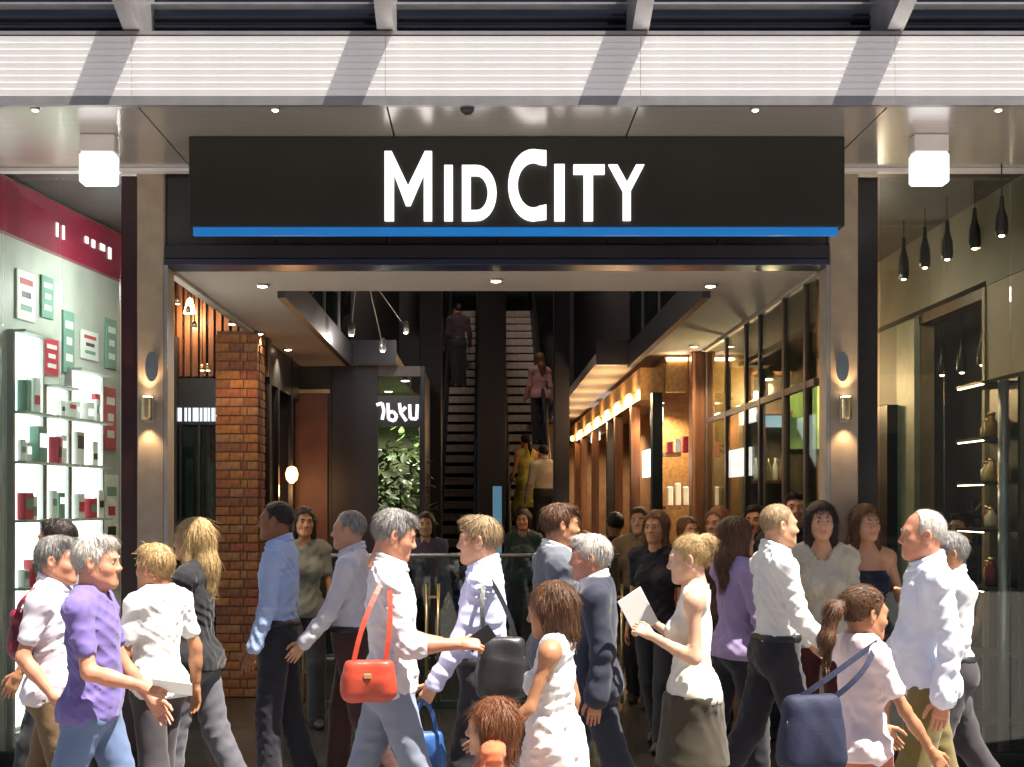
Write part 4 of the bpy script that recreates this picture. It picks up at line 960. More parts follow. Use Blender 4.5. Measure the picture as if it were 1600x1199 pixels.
def skin_mat(name, c):
    if 'skin_' + name in MATS: return MATS['skin_' + name]
    m = mat('skin_' + name, c, 0.48, var=0.10, scale=14, bump=0.12, bscale=90, bdist=0.002, spec=0.4)
    b = m.node_tree.nodes['Principled BSDF']
    b.inputs['Subsurface Weight'].default_value = 0.12; b.inputs['Subsurface Radius'].default_value = (0.012, 0.005, 0.003); b.inputs['Subsurface Scale'].default_value = 0.5
    return m
SK = {'fair': (0.55, 0.29, 0.175), 'tan': (0.42, 0.195, 0.10), 'ruddy': (0.53, 0.235, 0.145), 'brown': (0.26, 0.105, 0.048), 'light': (0.60, 0.36, 0.24)}
def cloth(name, c, c2=None, rough=0.85, bump=0.35):
    key = 'cloth_' + name
    if key in MATS: return MATS[key]
    m = mat(key, c, rough, var=0.07, col2=c2, scale=7, spec=0.2)
    n = m.node_tree.nodes; l = m.node_tree.links; b = n['Principled BSDF']
    b.inputs['Sheen Weight'].default_value = 0.15
    tc = n['Texture Coordinate']
    mp = n.new('ShaderNodeMapping'); mp.inputs['Scale'].default_value = (1.0, 1.0, 0.75); l.new(tc.outputs['Object'], mp.inputs[0])
    r = n.new('ShaderNodeTexNoise'); r.noise_type = 'RIDGED_MULTIFRACTAL'; r.inputs['Scale'].default_value = 9.0; r.inputs['Detail'].default_value = 3; r.inputs['Distortion'].default_value = 0.7
    l.new(mp.outputs[0], r.inputs['Vector'])
    f = n.new('ShaderNodeTexNoise'); f.inputs['Scale'].default_value = 420; f.inputs['Detail'].default_value = 1; l.new(tc.outputs['Object'], f.inputs['Vector'])
    b1 = n.new('ShaderNodeBump'); b1.inputs['Strength'].default_value = 0.7; b1.inputs['Distance'].default_value = 0.012; l.new(r.outputs['Fac'], b1.inputs['Height'])
    b2 = n.new('ShaderNodeBump'); b2.inputs['Strength'].default_value = 0.25; b2.inputs['Distance'].default_value = 0.001; l.new(f.outputs['Fac'], b2.inputs['Height']); l.new(b1.outputs[0], b2.inputs['Normal'])
    l.new(b2.outputs[0], b.inputs['Normal'])
    return m
M_eyew = mat('eye_white', (0.34, 0.30, 0.28), 0.25, var=0.03)
M_iris = mat('eye_iris', (0.025, 0.016, 0.012), 0.15, var=0.1)
M_lip = {}
EYE = {}
def eye_mesh():
    if 'e' not in EYE:
        bm = bmesh.new(); bmesh.ops.create_uvsphere(bm, u_segments=14, v_segments=10, radius=1)
        for v in bm.verts: v.co = Vector((v.co.x * 0.0145, v.co.y * 0.0125, v.co.z * 0.0058))
        me = bpy.data.meshes.new('eye'); bm.to_mesh(me); bm.free(); me.materials.append(M_eyew); me.materials.append(M_iris)
        for p in me.polygons:
            p.use_smooth = True
            if p.center.y > 0.004 and abs(p.center.x) < 0.0068: p.material_index = 1
        EYE['e'] = me
    return EYE['e']
SHOE = {}
def shoe_mesh(m, kind):
    key = (m.name, kind)
    if key not in SHOE:
        f = Field(); f.cone((0, -0.045, 0.035), (0, 0.10, 0.030), 0.036, 0.040, 0.03); f.cone((0, 0.10, 0.03), (0, 0.165, 0.026), 0.040, 0.028, 0.03); f.cone((0, -0.04, 0.04), (0, -0.02, 0.10), 0.042, 0.045, 0.04)
        V, Q = grow(f, 0.012, lambda G, X, Y, Z: np.maximum(np.maximum(G, 0.002 - Z), Z - 0.105)); SHOE[key] = npmesh('shoe', V, Q, [m])
    return SHOE[key]
PREG = []
def person(label, px, s, H, face, sex='m', skin='fair', hair=('short', 'grey'), top=('shirt', (0.7, 0.7, 0.7)), bottom=('trousers', (0.03, 0.03, 0.035)),
           sleeve='long', tucked=True, armL=(8, 8, 20, 0), armR=(-8, 8, 20, 0), stride=0.4, lean=0.0, nod=0.0, turn=0.0, belly=0.0, hands=('relax', 'relax'),
           build=1.0, res=1.0, z0=0.0, jacket=None, cat='person', collar=True, neckline=0.0, group=None, shoe=(0.02, 0.018, 0.016), xw=None, yw=None, belt=True, cname=None):
    fem = sex == 'f'; k = H / 1.75; seed = len(PREG) + 3
    hs = (0.90 + 0.10 * k) * (0.97 if fem else 1.0); hs = max(hs, 0.86)
    X0 = PX(px, s) if xw is None else xw; Y0 = F / s if yw is None else yw
    root = thing('person', label, cat, (X0, Y0, z0), group); PREG.append(root)
    sw = (0.165 if fem else 0.190) * k * build; hip = 0.085 * k
    # ---- legs
    ph = stride
    thigh, shin = 0.43 * k, 0.42 * k
    legs = {}
    for side, sgn in ((-1, 1), (1, -1)):
        a = sgn * ph; kn = 0.12 + (0.55 * abs(ph) if a < 0 else 0.05 * abs(ph))
        h_ = np.array((side * hip, 0, 0.0)); kp = h_ + np.array((side * 0.005, math.sin(a) * thigh, -math.cos(a) * thigh))
        ap = kp + np.array((0, math.sin(a - kn) * shin, -math.cos(a - kn) * shin)); legs[side] = [h_, kp, ap]
    drop = min(legs[-1][2][2], legs[1][2][2]); pz = 0.075 * k - drop
    for q in legs.values():
        for v in q: v[2] += pz
    P = lambda x, y, z: np.array((x * k, y * k, pz + (z - 0.925) * k))
    ln = rotm('X', -lean); pv = np.array((0, 0, pz + 0.06 * k))
    def up(v): return ln @ (np.asarray(v) - pv) + pv
    b = 1.0 if build else 1.0
    # ---- torso
    def torso(field):
        e = lambda c, r, kk=0.06, top_=True: field.ell(up(P(*c)) if top_ else P(*c), np.array(r) * k * np.array((build, build, 1)), kk, ln if top_ else None)
        if fem:
            e((0, -0.005, 0.95), (0.168, 0.118, 0.125), top_=False); e((0, 0.005, 1.09), (0.118, 0.084 + belly, 0.13)); e((0, 0, 1.27), (0.138, 0.094, 0.17))
            for q in (-1, 1): e((q * 0.065, 0.080, 1.255), (0.062, 0.058, 0.062), 0.04)
        else:
            e((0, 0, 0.955), (0.158, 0.103, 0.125), top_=False); e((0, 0.010 + belly * 0.5, 1.09), (0.138, 0.094 + belly, 0.15)); e((0, 0.002, 1.29), (0.160, 0.106, 0.18))
        for q in (-1, 1):
            e((q * 0.072, -0.042, 0.925), (0.082, 0.076, 0.092), top_=False)
            sh = up(np.array((q * sw, -0.012 * k, pz + 0.49 * k))); field.cone(up(P(0, -0.012, 1.435)), sh, 0.060 * k, 0.056 * k, 0.05)
            field.cone(up(P(0, -0.020, 1.50)), up(np.array((q * sw * 0.72, -0.02 * k, pz + 0.515 * k))), 0.042 * k, 0.040 * k, 0.04)
    shz = pz + 0.485 * k
    arms = {}
    for side, (swg, ab, fl, inn) in ((-1, armL), (1, armR)):
        sj = up(np.array((side * sw, -0.012 * k, shz)))
        a = R(swg); bb = R(ab)
        u = np.array((side * math.sin(bb), math.sin(a) * math.cos(bb), -math.cos(a) * math.cos(bb)))
        a2 = a + R(fl); f_ = np.array((side * math.sin(bb) * 0.6 - side * math.sin(R(inn)), math.sin(a2), -math.cos(a2))); f_ /= np.linalg.norm(f_)
        el = sj + u * 0.285 * k; wr = el + f_ * 0.245 * k; arms[side] = (sj, el, wr, u, f_)
    ar_ = (0.037 if fem else 0.044) * k * (0.5 + 0.5 * build)
    neckb = up(P(0, -0.015, 1.46)); 
    hc = up(P(0, 0.022, 1.75)) - np.array((0, 0, 0.117 * hs))
    # ---- body (skin), one continuous mesh: trunk, arms and legs, with head and hands grown onto it
    B = Field(); torso(B)
    for side in (-1, 1):
        sj, el, wr, u, f_ = arms[side]
        B.cone(sj, el, ar_ * 1.05, ar_ * 0.82, 0.03); B.cone(el, el + f_ * 0.10 * k, ar_ * 0.85, ar_ * 0.86, 0.02); B.cone(el + f_ * 0.08 * k, wr + f_ * 0.01, ar_ * 0.86, 0.026 * k, 0.02)
        h_, kp, ap = legs[side]; lg = 0.74 if bottom[0] in ('trousers', 'jeans') else 1.0
        B.cone(h_, kp, 0.076 * k * build * lg, 0.052 * k * lg, 0.04); B.cone(kp, ap, 0.052 * k * lg, 0.036 * k * lg, 0.03)
        B.ell(kp * 0.66 + ap * 0.34 + np.array((0, -0.018 * k, 0)), np.array((0.046, 0.05, 0.11)) * k * lg, 0.03)
    B.cone(neckb, hc + np.array((0, -0.012, -0.10 * hs)), 0.058 * k if not fem else 0.050 * k, 0.054 * hs if not fem else 0.047 * hs, 0.035)
    V, Q = grow(B, 0.0185 * res, pad=0.02)
    mi = np.zeros(len(Q), int)
    Rh = rotm('Z', R(-turn)) @ rotm('X', R(-nod))
    hv, hq, hl = head_mesh(sex, 0.0055 * max(1, res))
    hv = (hv * hs) @ Rh.T + hc
    Vs = [V, hv]; Qs = [Q, hq + len(V)]; Ms = [mi, hl]; n = len(V) + len(hv)
    for side, hk in ((-1, hands[0]), (1, hands[1])):
        sj, el, wr, u, f_ = arms[side]
        v, q = hand_mesh(hk, 0.0042 * max(1, res)); v = v.copy(); q = q.copy()
        if side < 0: v[:, 0] *= -1; q = q[:, ::-1]
        zax = -f_; inw = np.array((-side * 1.0, 0.0, 0.0)) if f_[2] < -0.5 else np.array((-side * 0.75, 0, -0.65))
        xax = -inw * side; xax = xax - zax * xax.dot(zax); xax /= np.linalg.norm(xax); yax = np.cross(zax, xax)
        v = (v * (0.86 if fem else 0.93) * (0.4 + 0.6 * k)) @ np.stack([xax, yax, zax]) + wr
        Vs.append(v); Qs.append(q + n); Ms.append(np.zeros(len(q), int)); n += len(v)
    rz = rotm('Z', R(face))
    def world(v): return v @ rz.T
    sm = skin_mat(skin, SK[skin]); c = SK[skin]
    lm = mat('lip_' + skin, (c[0] * 0.88, c[1] * 0.68, c[2] * 0.70), 0.4, var=0.05)
    link('body', npmesh('body', world(np.concatenate(Vs)), np.concatenate(Qs), [sm, lm], np.concatenate(Ms)), wloc(root), root)
    for q in (-1, 1):
        e = link('eye', eye_mesh(), (0, 0, 0), root); cc = (np.array((q * 0.031, 0.0745, 0.0)) * hs) @ Rh.T + hc; cc = rz @ cc
        e.location = cc; e.rotation_euler = Matrix((rz @ Rh).tolist()).to_euler(); e.scale = (hs,) * 3
    # ---- hair
    if hair:
        hvv, hqq = hair_build(hair[0], sex, seed, 0.0075 * max(1, res)); hvv = (hvv * hs) @ Rh.T + hc
        link('hair', npmesh('hair', world(hvv), hqq, [M_h[hair[1]]]), wloc(root), root)
    # ---- upper garment
    zw = lambda z: pz + (z - 0.925) * k
    def garment(name, m, infl, hem, slv, seed2, res_, neck=0.0, vfront=0.0, strap=False, flare=0.0, amp=0.0080, coll=False, tk=True):
        T = Field(); torso(T); T = T.copy(infl)
        cuts = []
        if flare:                                       # skirt of a dress
            T.cone(P(0, 0, 1.0), P(0, 0.0, hem + 0.02), 0.13 * k + infl, flare * k, 0.05)
        for side in (-1, 1):
            sj, el, wr, u, f_ = arms[side]
            if slv == 'none': continue
            L1 = 1.0 if slv == 'long' else (0.62 if slv == 'short' else 0.98)
            r0 = ar_ * 1.05 + infl * 1.0; 
            T.cone(sj, sj + u * 0.285 * k * L1, r0, ar_ * 0.9 + infl * (1.15 if slv == 'short' else 1.0), 0.03)
            if slv == 'long':
                T.cone(el, wr - f_ * 0.005, ar_ * 0.9 + infl * 1.1, 0.030 * k + infl * 0.9, 0.02); T.cone(wr - f_ * 0.05, wr - f_ * 0.008, 0.032 * k + infl, 0.033 * k + infl, 0.004)
            elif slv == 'rolled':
                T.cone(el, el + f_ * 0.05 * k, ar_ * 0.95 + infl * 1.2, ar_ * 0.95 + infl * 1.4, 0.012)
        wf = wrinkle(seed2, amp, 52)
        nb_ = neckb
        def ex(G, X, Y, Z):
            G = G + wf(X, Y, Z)
            # extra blousing folds round the waist
            G = G + amp * 0.45 * np.sin(70 * Z + 9 * X + 5 * np.sin(14 * X + 9 * Y)) * np.exp(-((Z - zw(1.06)) / 0.10) ** 2)
            if not tk: G = G - 0.013 * k * np.clip((zw(1.08) - Z) / (0.16 * k), 0, 1)
            if slv == 'none': G = np.maximum(G, np.where(Z > zw(1.31), np.abs(X) - sw * 0.84, -1))
            hemz = zw(hem) + 0.010 * np.sin(7 * X + 5 * Y + seed2)
            armz = (np.abs(X) > sw + 0.02 * k)
            G = np.where(armz, G, np.maximum(G, hemz - Z))
            # neck opening
            d = np.sqrt((X - nb_[0]) ** 2 + ((Y - nb_[1] - 0.01)) ** 2) - (0.066 * k + neck * 0.5)
            G = np.maximum(G, -np.maximum(d, zw(1.465 - neck) + (-0.25) * (Y - nb_[1]) - Z))
            if vfront: G = np.maximum(G, -np.maximum(np.maximum(np.abs(X) - (Z - zw(1.12)) * 0.22, zw(1.12) - Z), -Y))
            if strap: G = np.maximum(G, Z - zw(1.335) - 0.0 * X)
            G = np.maximum(G, Z - zw(1.525))
            return G
        v, q = grow(T, res_ * res, ex, pad=0.03)
        Vl, Ql = [v], [q]
        if coll:
            Cc = Field(); n_ = 20
            for i in range(n_):
                a0_, a1_ = math.pi / 2 + 0.25 + (2 * math.pi - 0.5) * i / n_, math.pi / 2 + 0.25 + (2 * math.pi - 0.5) * (i + 1) / n_
                rr = 0.066 * k + 0.004
                def cpt(a_): return nb_ + np.array((rr * math.cos(a_), 0.016 + rr * 1.02 * math.sin(a_), 0.040 * k - 0.030 * math.sin(a_)))
                Cc.cone(cpt(a0_) * np.array((1.08, 1.08, 1)) , cpt(a1_) * np.array((1.08, 1.08, 1)), 0.013, 0.013, 0.004); Cc.cone(cpt(a0_) + np.array((0, 0, 0.026)), cpt(a1_) + np.array((0, 0, 0.024)), 0.0105, 0.0105, 0.010)
            v2, q2 = grow(Cc, 0.005 * res, pad=0.02); Vl.append(v2); Ql.append(q2 + len(v))
        return link(name, npmesh(name, world(np.concatenate(Vl)), np.concatenate(Ql), [m]), wloc(root), root)
    kind, col = top[0], top[1]
    cm = cloth(top[2] if len(top) > 2 else 'top%d' % seed, col)
    hem = 1.022 if tucked else 0.88
    if kind in ('shirt', 'tshirt', 'blouse'):
        garment({'tshirt': 't_shirt'}.get(kind, kind), cm, 0.014 * k, hem, sleeve, seed * 7, 0.0084, neck=neckline + (0.01 if kind != 'shirt' else 0.0), coll=(kind == 'shirt' and collar), tk=tucked)
    elif kind == 'tank': garment('tank_top', cm, 0.008 * k, hem, 'none', seed * 7, 0.009, neck=0.03 + neckline, tk=tucked)
    elif kind == 'strapless': garment('strapless_top', cm, 0.008 * k, hem, 'none', seed * 7, 0.0105, neck=0.02, strap=True, tk=tucked)
    elif kind == 'dress': garment('dress', cm, 0.010 * k, 0.52, sleeve, seed * 7, 0.0115, neck=0.03 + neckline, flare=0.25, amp=0.009)
    if jacket: garment('jacket', cloth(jacket[1], jacket[0], rough=0.8), 0.028 * k, 0.84, 'long', seed * 13, 0.0125, neck=0.012, vfront=1.0, amp=0.007, tk=False)
    # ---- lower garment
    bk, bcol = bottom[0], bottom[1]
    if bk != 'none':
        bm_ = cloth(bottom[2] if len(bottom) > 2 else 'bottom%d' % seed, bcol)
        T = Field(); e = lambda c_, r_: T.ell(P(*c_), np.array(r_) * k * np.array((build, build, 1)) + 0.016 * k, 0.05)
        e((0, -0.003, 0.955), (0.168 if fem else 0.158, 0.108, 0.128))
        for q in (-1, 1): e((q * 0.072, -0.042, 0.925), (0.082, 0.074, 0.092))
        if not fem: T.ell(P(0, 0.012 + belly * 0.4, 1.03), np.array((0.147 * build, 0.098 + belly * 0.9, 0.09)) * k + 0.012, 0.05)
        cutz = None
        if bk in ('trousers', 'jeans', 'shorts'):
            for side in (-1, 1):
                h_, kp, ap = legs[side]; lo_ = (0.022 if bk != 'jeans' else 0.012) * k
                T.cone(h_, kp, 0.084 * k * build + 0.014, 0.058 * k + lo_, 0.03)
                if bk == 'shorts': continue
                T.cone(kp, ap + (ap - kp) * 0.02, 0.058 * k + lo_, 0.046 * k + lo_ * 1.3, 0.025)
        else:
            mid = (legs[-1][1] + legs[1][1]) / 2
            T.cone(P(0, 0, 0.93), mid + np.array((0, 0, 0.03)), 0.150 * k * build, 0.20 * k, 0.05)
            for side in (-1, 1): T.cone(legs[side][0], legs[side][1], 0.098 * k * build, 0.085 * k, 0.06)
            cutz = mid[2] + 0.06 * k
        if bk == 'shorts': cutz = legs[-1][1][2] + 0.06
        wf2 = wrinkle(seed * 5 + 1, 0.0062, 36, 1.4)
        wz = zw(1.045 if tucked else 0.935)
        def ex2(G, X, Y, Z):
            G = G + wf2(X, Y, Z); G = np.maximum(G, Z - wz)
            if cutz is not None: G = np.maximum(G, cutz - Z)
            return G
        v, q = grow(T, 0.0135 * res, ex2, pad=0.03)
        link({'jeans': 'jeans'}.get(bk, bk), npmesh(bk, world(v), q, [bm_]), wloc(root), root)
        if tucked and belt and bk in ('trousers', 'jeans'):
            bl_ = T.copy(0.005)
            v, q = grow(bl_, 0.011, lambda G, X, Y, Z: np.maximum(np.maximum(G, Z - wz - 0.006), wz - 0.034 - Z), pad=0.02, blo=np.array([-1, -1, wz - 0.07]), bhi=np.array([1, 1, wz + 0.05]))
            if len(q): link('belt', npmesh('belt', world(v), q, [M_rubber]), wloc(root), root)
    shm = mat('shoe_%d' % int(shoe[0] * 1000), shoe, 0.45, var=0.2)
    for side in (-1, 1):
        h_, kp, ap = legs[side]; o = link('shoe', shoe_mesh(shm, 'a'), (0, 0, 0), root)
        p_ = rz @ np.array((ap[0], ap[1], max(0.0, ap[2] - 0.075 * k))); tilt = math.atan2(kp[1] - ap[1], kp[2] - ap[2]) * 0.5
        o.location = p_; o.scale = (k,) * 3; o.rotation_euler = (Matrix(rz.tolist()) @ Matrix.Rotation(-tilt if ap[2] > 0.1 else 0, 3, 'X')).to_euler()
    W = lambda v: Vector(tuple(rz @ np.asarray(v))) + Vector((X0, Y0, z0))
    return {'root': root, 'hand': {q: W(arms[q][2] + arms[q][4] * 0.09 * k) for q in (-1, 1)}, 'wrist': {q: W(arms[q][2]) for q in (-1, 1)}, 'shoulder': {q: W(arms[q][0]) for q in (-1, 1)}, 'W': W, 'k': k, 'pz': pz, 'sw': sw}

RT, LF, CAMF, AWAY = -90, 90, 180, 0
WHITE = (0.74, 0.73, 0.72)
PEOPLE = {}
def mk(key, *a, **kw): PEOPLE[key] = person(*a, **kw)
# -- sunlit walkers nearest the street
mk('purple', 'white haired man in a purple t shirt and blue jeans walking', 145, 350, 1.655, RT, skin='ruddy', hair=('short', 'white'), top=('tshirt', (0.16, 0.12, 0.34), 'purple'), sleeve='short', tucked=False, bottom=('jeans', (0.12, 0.17, 0.30), 'denim'), armL=(16, 8, 20, 0), armR=(14, 10, 62, 6), stride=0.32, belly=0.01, hands=('relax', 'grip'))
mk('lavwhite', 'grey haired man in a pale lavender shirt and brown trousers with maroon bag', 84, 318, 1.62, RT, skin='ruddy', hair=('short', 'grey'), top=('shirt', (0.66, 0.62, 0.68), 'lavender'), sleeve='short', bottom=('trousers', (0.16, 0.10, 0.055), 'brown_twill'), tucked=False, armL=(-10, 10, 40, 0), armR=(-14, 10, 55, 0), stride=-0.22, hands=('relax', 'grip'))
mk('darkback', 'dark haired person in a grey top half hidden behind the purple t shirt man', 94, 285, 1.71, LF, skin='tan', hair=('short', 'dark'), top=('tshirt', (0.25, 0.25, 0.27)), sleeve='short', stride=0.3, res=1.3)
mk('whitetee', 'blond man in a loose white t shirt seen half from behind', 246, 303, 1.565, 62, skin='tan', hair=('short', 'blond'), top=('tshirt', WHITE, 'white_tee'), sleeve='short', tucked=False, bottom=('trousers', (0.05, 0.045, 0.05), 'charcoal'), armL=(10, 10, 45, 5), armR=(-12, 12, 18, 0), stride=-0.14, hands=('grip', 'relax'))
mk('blonde', 'blonde woman with long hair and black top carrying a white bag', 304, 276, 1.69, 78, sex='f', skin='fair', hair=('long', 'blond'), top=('tshirt', (0.018, 0.018, 0.022), 'black_top'), sleeve='short', tucked=False, bottom=('trousers', (0.10, 0.10, 0.12), 'grey_trouser'), armL=(10, 10, 50, 0), armR=(12, 12, 40, 0), stride=0.22, hands=('grip', 'grip'))
mk('phone', 'grey haired man in a pale shirt looking at a phone beside red bag', 610, 330, 1.765, -82, skin='ruddy', hair=('short', 'grey'), top=('shirt', (0.68, 0.64, 0.66), 'pale_lilac'), sleeve='rolled', tucked=False, bottom=('jeans', (0.22, 0.25, 0.33), 'pale_denim'), armL=(12, 8, 70, 5), armR=(14, 10, 78, 4), stride=-0.3, nod=14, hands=('grip', 'grip'))
mk('bluewhite', 'sandy haired man in a pale blue dress shirt with dark bag at his hip', 755, 316, 1.717, 84, skin='fair', hair=('short', 'sandy'), top=('shirt', (0.52, 0.55, 0.80), 'pale_blue'), sleeve='long', tucked=True, bottom=('trousers', (0.030, 0.028, 0.035), 'black_suit'), armL=(20, 8, 12, 0), armR=(-6, 10, 20, 0), stride=0.2, belly=0.02, hands=('grip', 'relax'))
mk('greysuit', 'dark haired man in a grey suit walking behind the woman in white', 870, 280, 1.78, -80, skin='tan', hair=('short', 'brown'), top=('shirt', WHITE, 'white_shirt'), jacket=((0.13, 0.14, 0.17), 'grey_suit'), bottom=('trousers', (0.11, 0.12, 0.15), 'grey_suit'), stride=0.22, armL=(15, 8, 20, 0), armR=(-12, 8, 20, 0))
mk('navysuit', 'white haired man in a dark navy suit beside the woman in white', 928, 303, 1.632, 82, skin='ruddy', hair=('short', 'white'), top=('shirt', WHITE, 'white_shirt'), jacket=((0.030, 0.034, 0.055), 'navy_suit'), bottom=('trousers', (0.028, 0.032, 0.05), 'navy_suit'), stride=-0.3, armL=(-10, 8, 18, 0), armR=(14, 8, 20, 0), belly=0.02)
mk('whitedress', 'short brown haired woman in a white dress with bare arms', 866, 370, 1.456, 74, sex='f', skin='tan', hair=('bob', 'brown'), top=('dress', WHITE, 'white_dress'), sleeve='none', bottom=('none', (0, 0, 0)), armL=(18, 12, 38, 0), armR=(-10, 10, 25, 0), stride=0.3, tucked=False, nod=8)
mk('child', 'small child in an orange top walking beside the woman in white dress', 772, 395, 1.02, 80, sex='f', skin='fair', hair=('bob', 'auburn'), top=('tshirt', (0.62, 0.16, 0.07), 'orange_tee'), sleeve='short', tucked=False, bottom=('shorts', (0.55, 0.45, 0.42), 'pink_shorts'), armL=(20, 14, 25, 0), armR=(-12, 14, 15, 0), stride=0.35)
mk('bun', 'blonde woman with a hair bun and cream sleeveless top holding white paper', 1082, 322, 1.62, 80, sex='f', skin='light', hair=('bun', 'blond'), top=('tank', (0.72, 0.68, 0.58), 'cream_tank'), tucked=False, bottom=('skirt', (0.055, 0.045, 0.03), 'olive_skirt'), armL=(0, 8, 118, 10), armR=(4, 8, 122, 8), stride=0.15, nod=6, hands=('grip', 'grip'))
mk('whiteshirt', 'short haired man in a white business shirt and black trousers', 1212, 280, 1.787, -84, skin='fair', hair=('crop', 'sandy'), top=('shirt', WHITE, 'white_shirt'), bottom=('trousers', (0.022, 0.022, 0.03), 'black_trouser'), armL=(22, 8, 26, 0), armR=(14, 10, 32, 0), stride=-0.28)
mk('khaki', 'balding white haired man in a pale shirt and olive khaki trousers', 1448, 328, 1.75, 84, skin='ruddy', hair=('balding', 'white'), top=('shirt', (0.64, 0.68, 0.80), 'blue_white'), sleeve='long', tucked=False, bottom=('trousers', (0.17, 0.13, 0.045), 'khaki'), armL=(-8, 10, 18, 0), armR=(12, 10, 22, 0), stride=0.2, belly=0.035, build=1.0)
mk('behindkhaki', 'grey haired person in a pale shirt walking just behind the balding man', 1486, 288, 1.64, 88, skin='tan', hair=('short', 'grey'), top=('shirt', (0.68, 0.68, 0.70), 'pale_shirt'), bottom=('trousers', (0.05, 0.05, 0.055), 'charcoal'), stride=0.3, res=1.2)
mk('pinktop', 'brown haired woman with a ponytail, pale pink top and navy shoulder bag', 1346, 375, 1.44, -76, sex='f', skin='tan', hair=('pony', 'brown'), top=('tshirt', (0.74, 0.60, 0.62), 'pale_pink'), sleeve='short', tucked=False, bottom=('trousers', (0.45, 0.14, 0.08), 'coral'), armL=(30, 12, 10, 0), armR=(24, 14, 8, 0), stride=-0.25, nod=6)
# -- people in the shade under the canopy
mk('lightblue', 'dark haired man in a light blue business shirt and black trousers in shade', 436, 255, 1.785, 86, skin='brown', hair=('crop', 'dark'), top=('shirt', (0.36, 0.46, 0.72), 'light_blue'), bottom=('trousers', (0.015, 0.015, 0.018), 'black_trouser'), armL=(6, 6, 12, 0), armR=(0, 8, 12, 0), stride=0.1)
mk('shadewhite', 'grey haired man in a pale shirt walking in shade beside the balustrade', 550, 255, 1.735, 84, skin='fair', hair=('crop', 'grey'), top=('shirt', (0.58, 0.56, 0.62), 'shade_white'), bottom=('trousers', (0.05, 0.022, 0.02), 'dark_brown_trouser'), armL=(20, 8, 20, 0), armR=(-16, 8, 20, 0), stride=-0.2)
mk('lilac', 'brown haired woman in a lilac blouse behind the white business shirt', 1150, 258, 1.69, -70, sex='f', skin='tan', hair=('long', 'brown'), top=('blouse', (0.32, 0.24, 0.42), 'lilac'), sleeve='rolled', tucked=False, bottom=('trousers', (0.015, 0.015, 0.02), 'black_trouser'), armL=(20, 8, 40, 0), armR=(10, 8, 30, 0), stride=-0.2)
mk('creamtop', 'dark haired woman in a loose cream top and dark red trousers facing the street', 1283, 248, 1.80, 172, sex='f', skin='fair', hair=('long', 'dark'), top=('blouse', (0.46, 0.42, 0.34), 'cream_top'), sleeve='short', tucked=False, bottom=('trousers', (0.07, 0.015, 0.02), 'dark_red'), armL=(-6, 8, 14, 0), armR=(8, 8, 18, 0), stride=0.3, neckline=0.03)
mk('navytop', 'brown haired woman in a navy strapless top holding her arm across', 1352, 240, 1.76, 190, sex='f', skin='fair', hair=('long', 'brown'), top=('strapless', (0.014, 0.018, 0.04), 'navy_top'), tucked=False, bottom=('skirt', (0.06, 0.03, 0.03), 'brown_skirt'), armL=(20, 8, 85, 30), armR=(4, 8, 14, 0), stride=0.12)
mk('darkwoman', 'woman in black with brown hair standing inside the entrance', 1026, 215, 1.72, 150, sex='f', skin='tan', hair=('long', 'brown'), top=('blouse', (0.015, 0.014, 0.018), 'black_top2'), sleeve='short', tucked=False, stride=0.2, res=1.4)
# -- people deeper inside
mk('greyinside', 'person in a grey green top standing inside by the balustrade', 474, 196, 1.74, 200, sex='f', skin='tan', hair=('long', 'dark'), top=('blouse', (0.20, 0.20, 0.17), 'grey_green'), sleeve='short', tucked=False, stride=0.15, res=1.7)
mk('browninside', 'person in a dark brown top inside beside the glass screen', 1122, 205, 1.74, 140, sex='f', skin='tan', hair=('long', 'auburn'), top=('blouse', (0.07, 0.035, 0.03), 'dark_brown_top'), sleeve='long', tucked=False, stride=0.2, res=1.7)
mk('redface', 'man in a dark jacket standing inside near the stone column', 1242, 212, 1.86, 170, skin='ruddy', hair=('short', 'dark'), top=('shirt', (0.03, 0.03, 0.04), 'dark_shirt'), stride=0.15, res=1.7)
mk('centreinside', 'person in a dark green top inside at the foot of the escalators', 818, 140, 1.70, 165, sex='f', skin='tan', hair=('bob', 'dark'), top=('blouse', (0.03, 0.05, 0.045), 'dark_green_top'), sleeve='long', tucked=False, stride=0.15, res=1.8)
mk('goldinside', 'person in a maroon top walking towards the gold lit shops', 962, 165, 1.70, 10, skin='tan', hair=('short', 'dark'), top=('tshirt', (0.10, 0.03, 0.03), 'maroon_top'), sleeve='short', tucked=False, stride=0.25, res=1.8)
mk('violetinside', 'person in a violet grey top standing inside behind the balustrade', 665, 160, 1.68, 180, sex='f', skin='fair', hair=('long', 'dark'), top=('blouse', (0.10, 0.08, 0.12), 'violet_grey_top'), sleeve='long', tucked=False, stride=0.15, res=1.8)
mk('shopman', 'person in a black top browsing inside the pendant lamp shop', 1505, 205, 1.70, 120, skin='fair', hair=('short', 'dark'), top=('tshirt', (0.03, 0.03, 0.035), 'black_top3'), sleeve='short', tucked=False, stride=0.1, res=1.7)
mk('tanjacket', 'man in a tan jacket standing by the gold lit shops', 1000, 178, 1.74, 160, skin='fair', hair=('short', 'brown'), top=('shirt', (0.20, 0.13, 0.07), 'tan_jacket'), stride=0.15, res=2.1)
mk('redtop', 'woman in a dark red top inside near the timber post', 1074, 186, 1.66, 200, sex='f', skin='fair', hair=('bob', 'auburn'), top=('blouse', (0.18, 0.03, 0.03), 'red_top'), sleeve='short', tucked=False, stride=0.15, res=2.1)
mk('blackshirt', 'man in a black shirt behind the woman in lilac', 1182, 200, 1.76, 150, skin='tan', hair=('short', 'dark'), top=('shirt', (0.02, 0.02, 0.022), 'black_shirt'), stride=0.15, res=2.1)
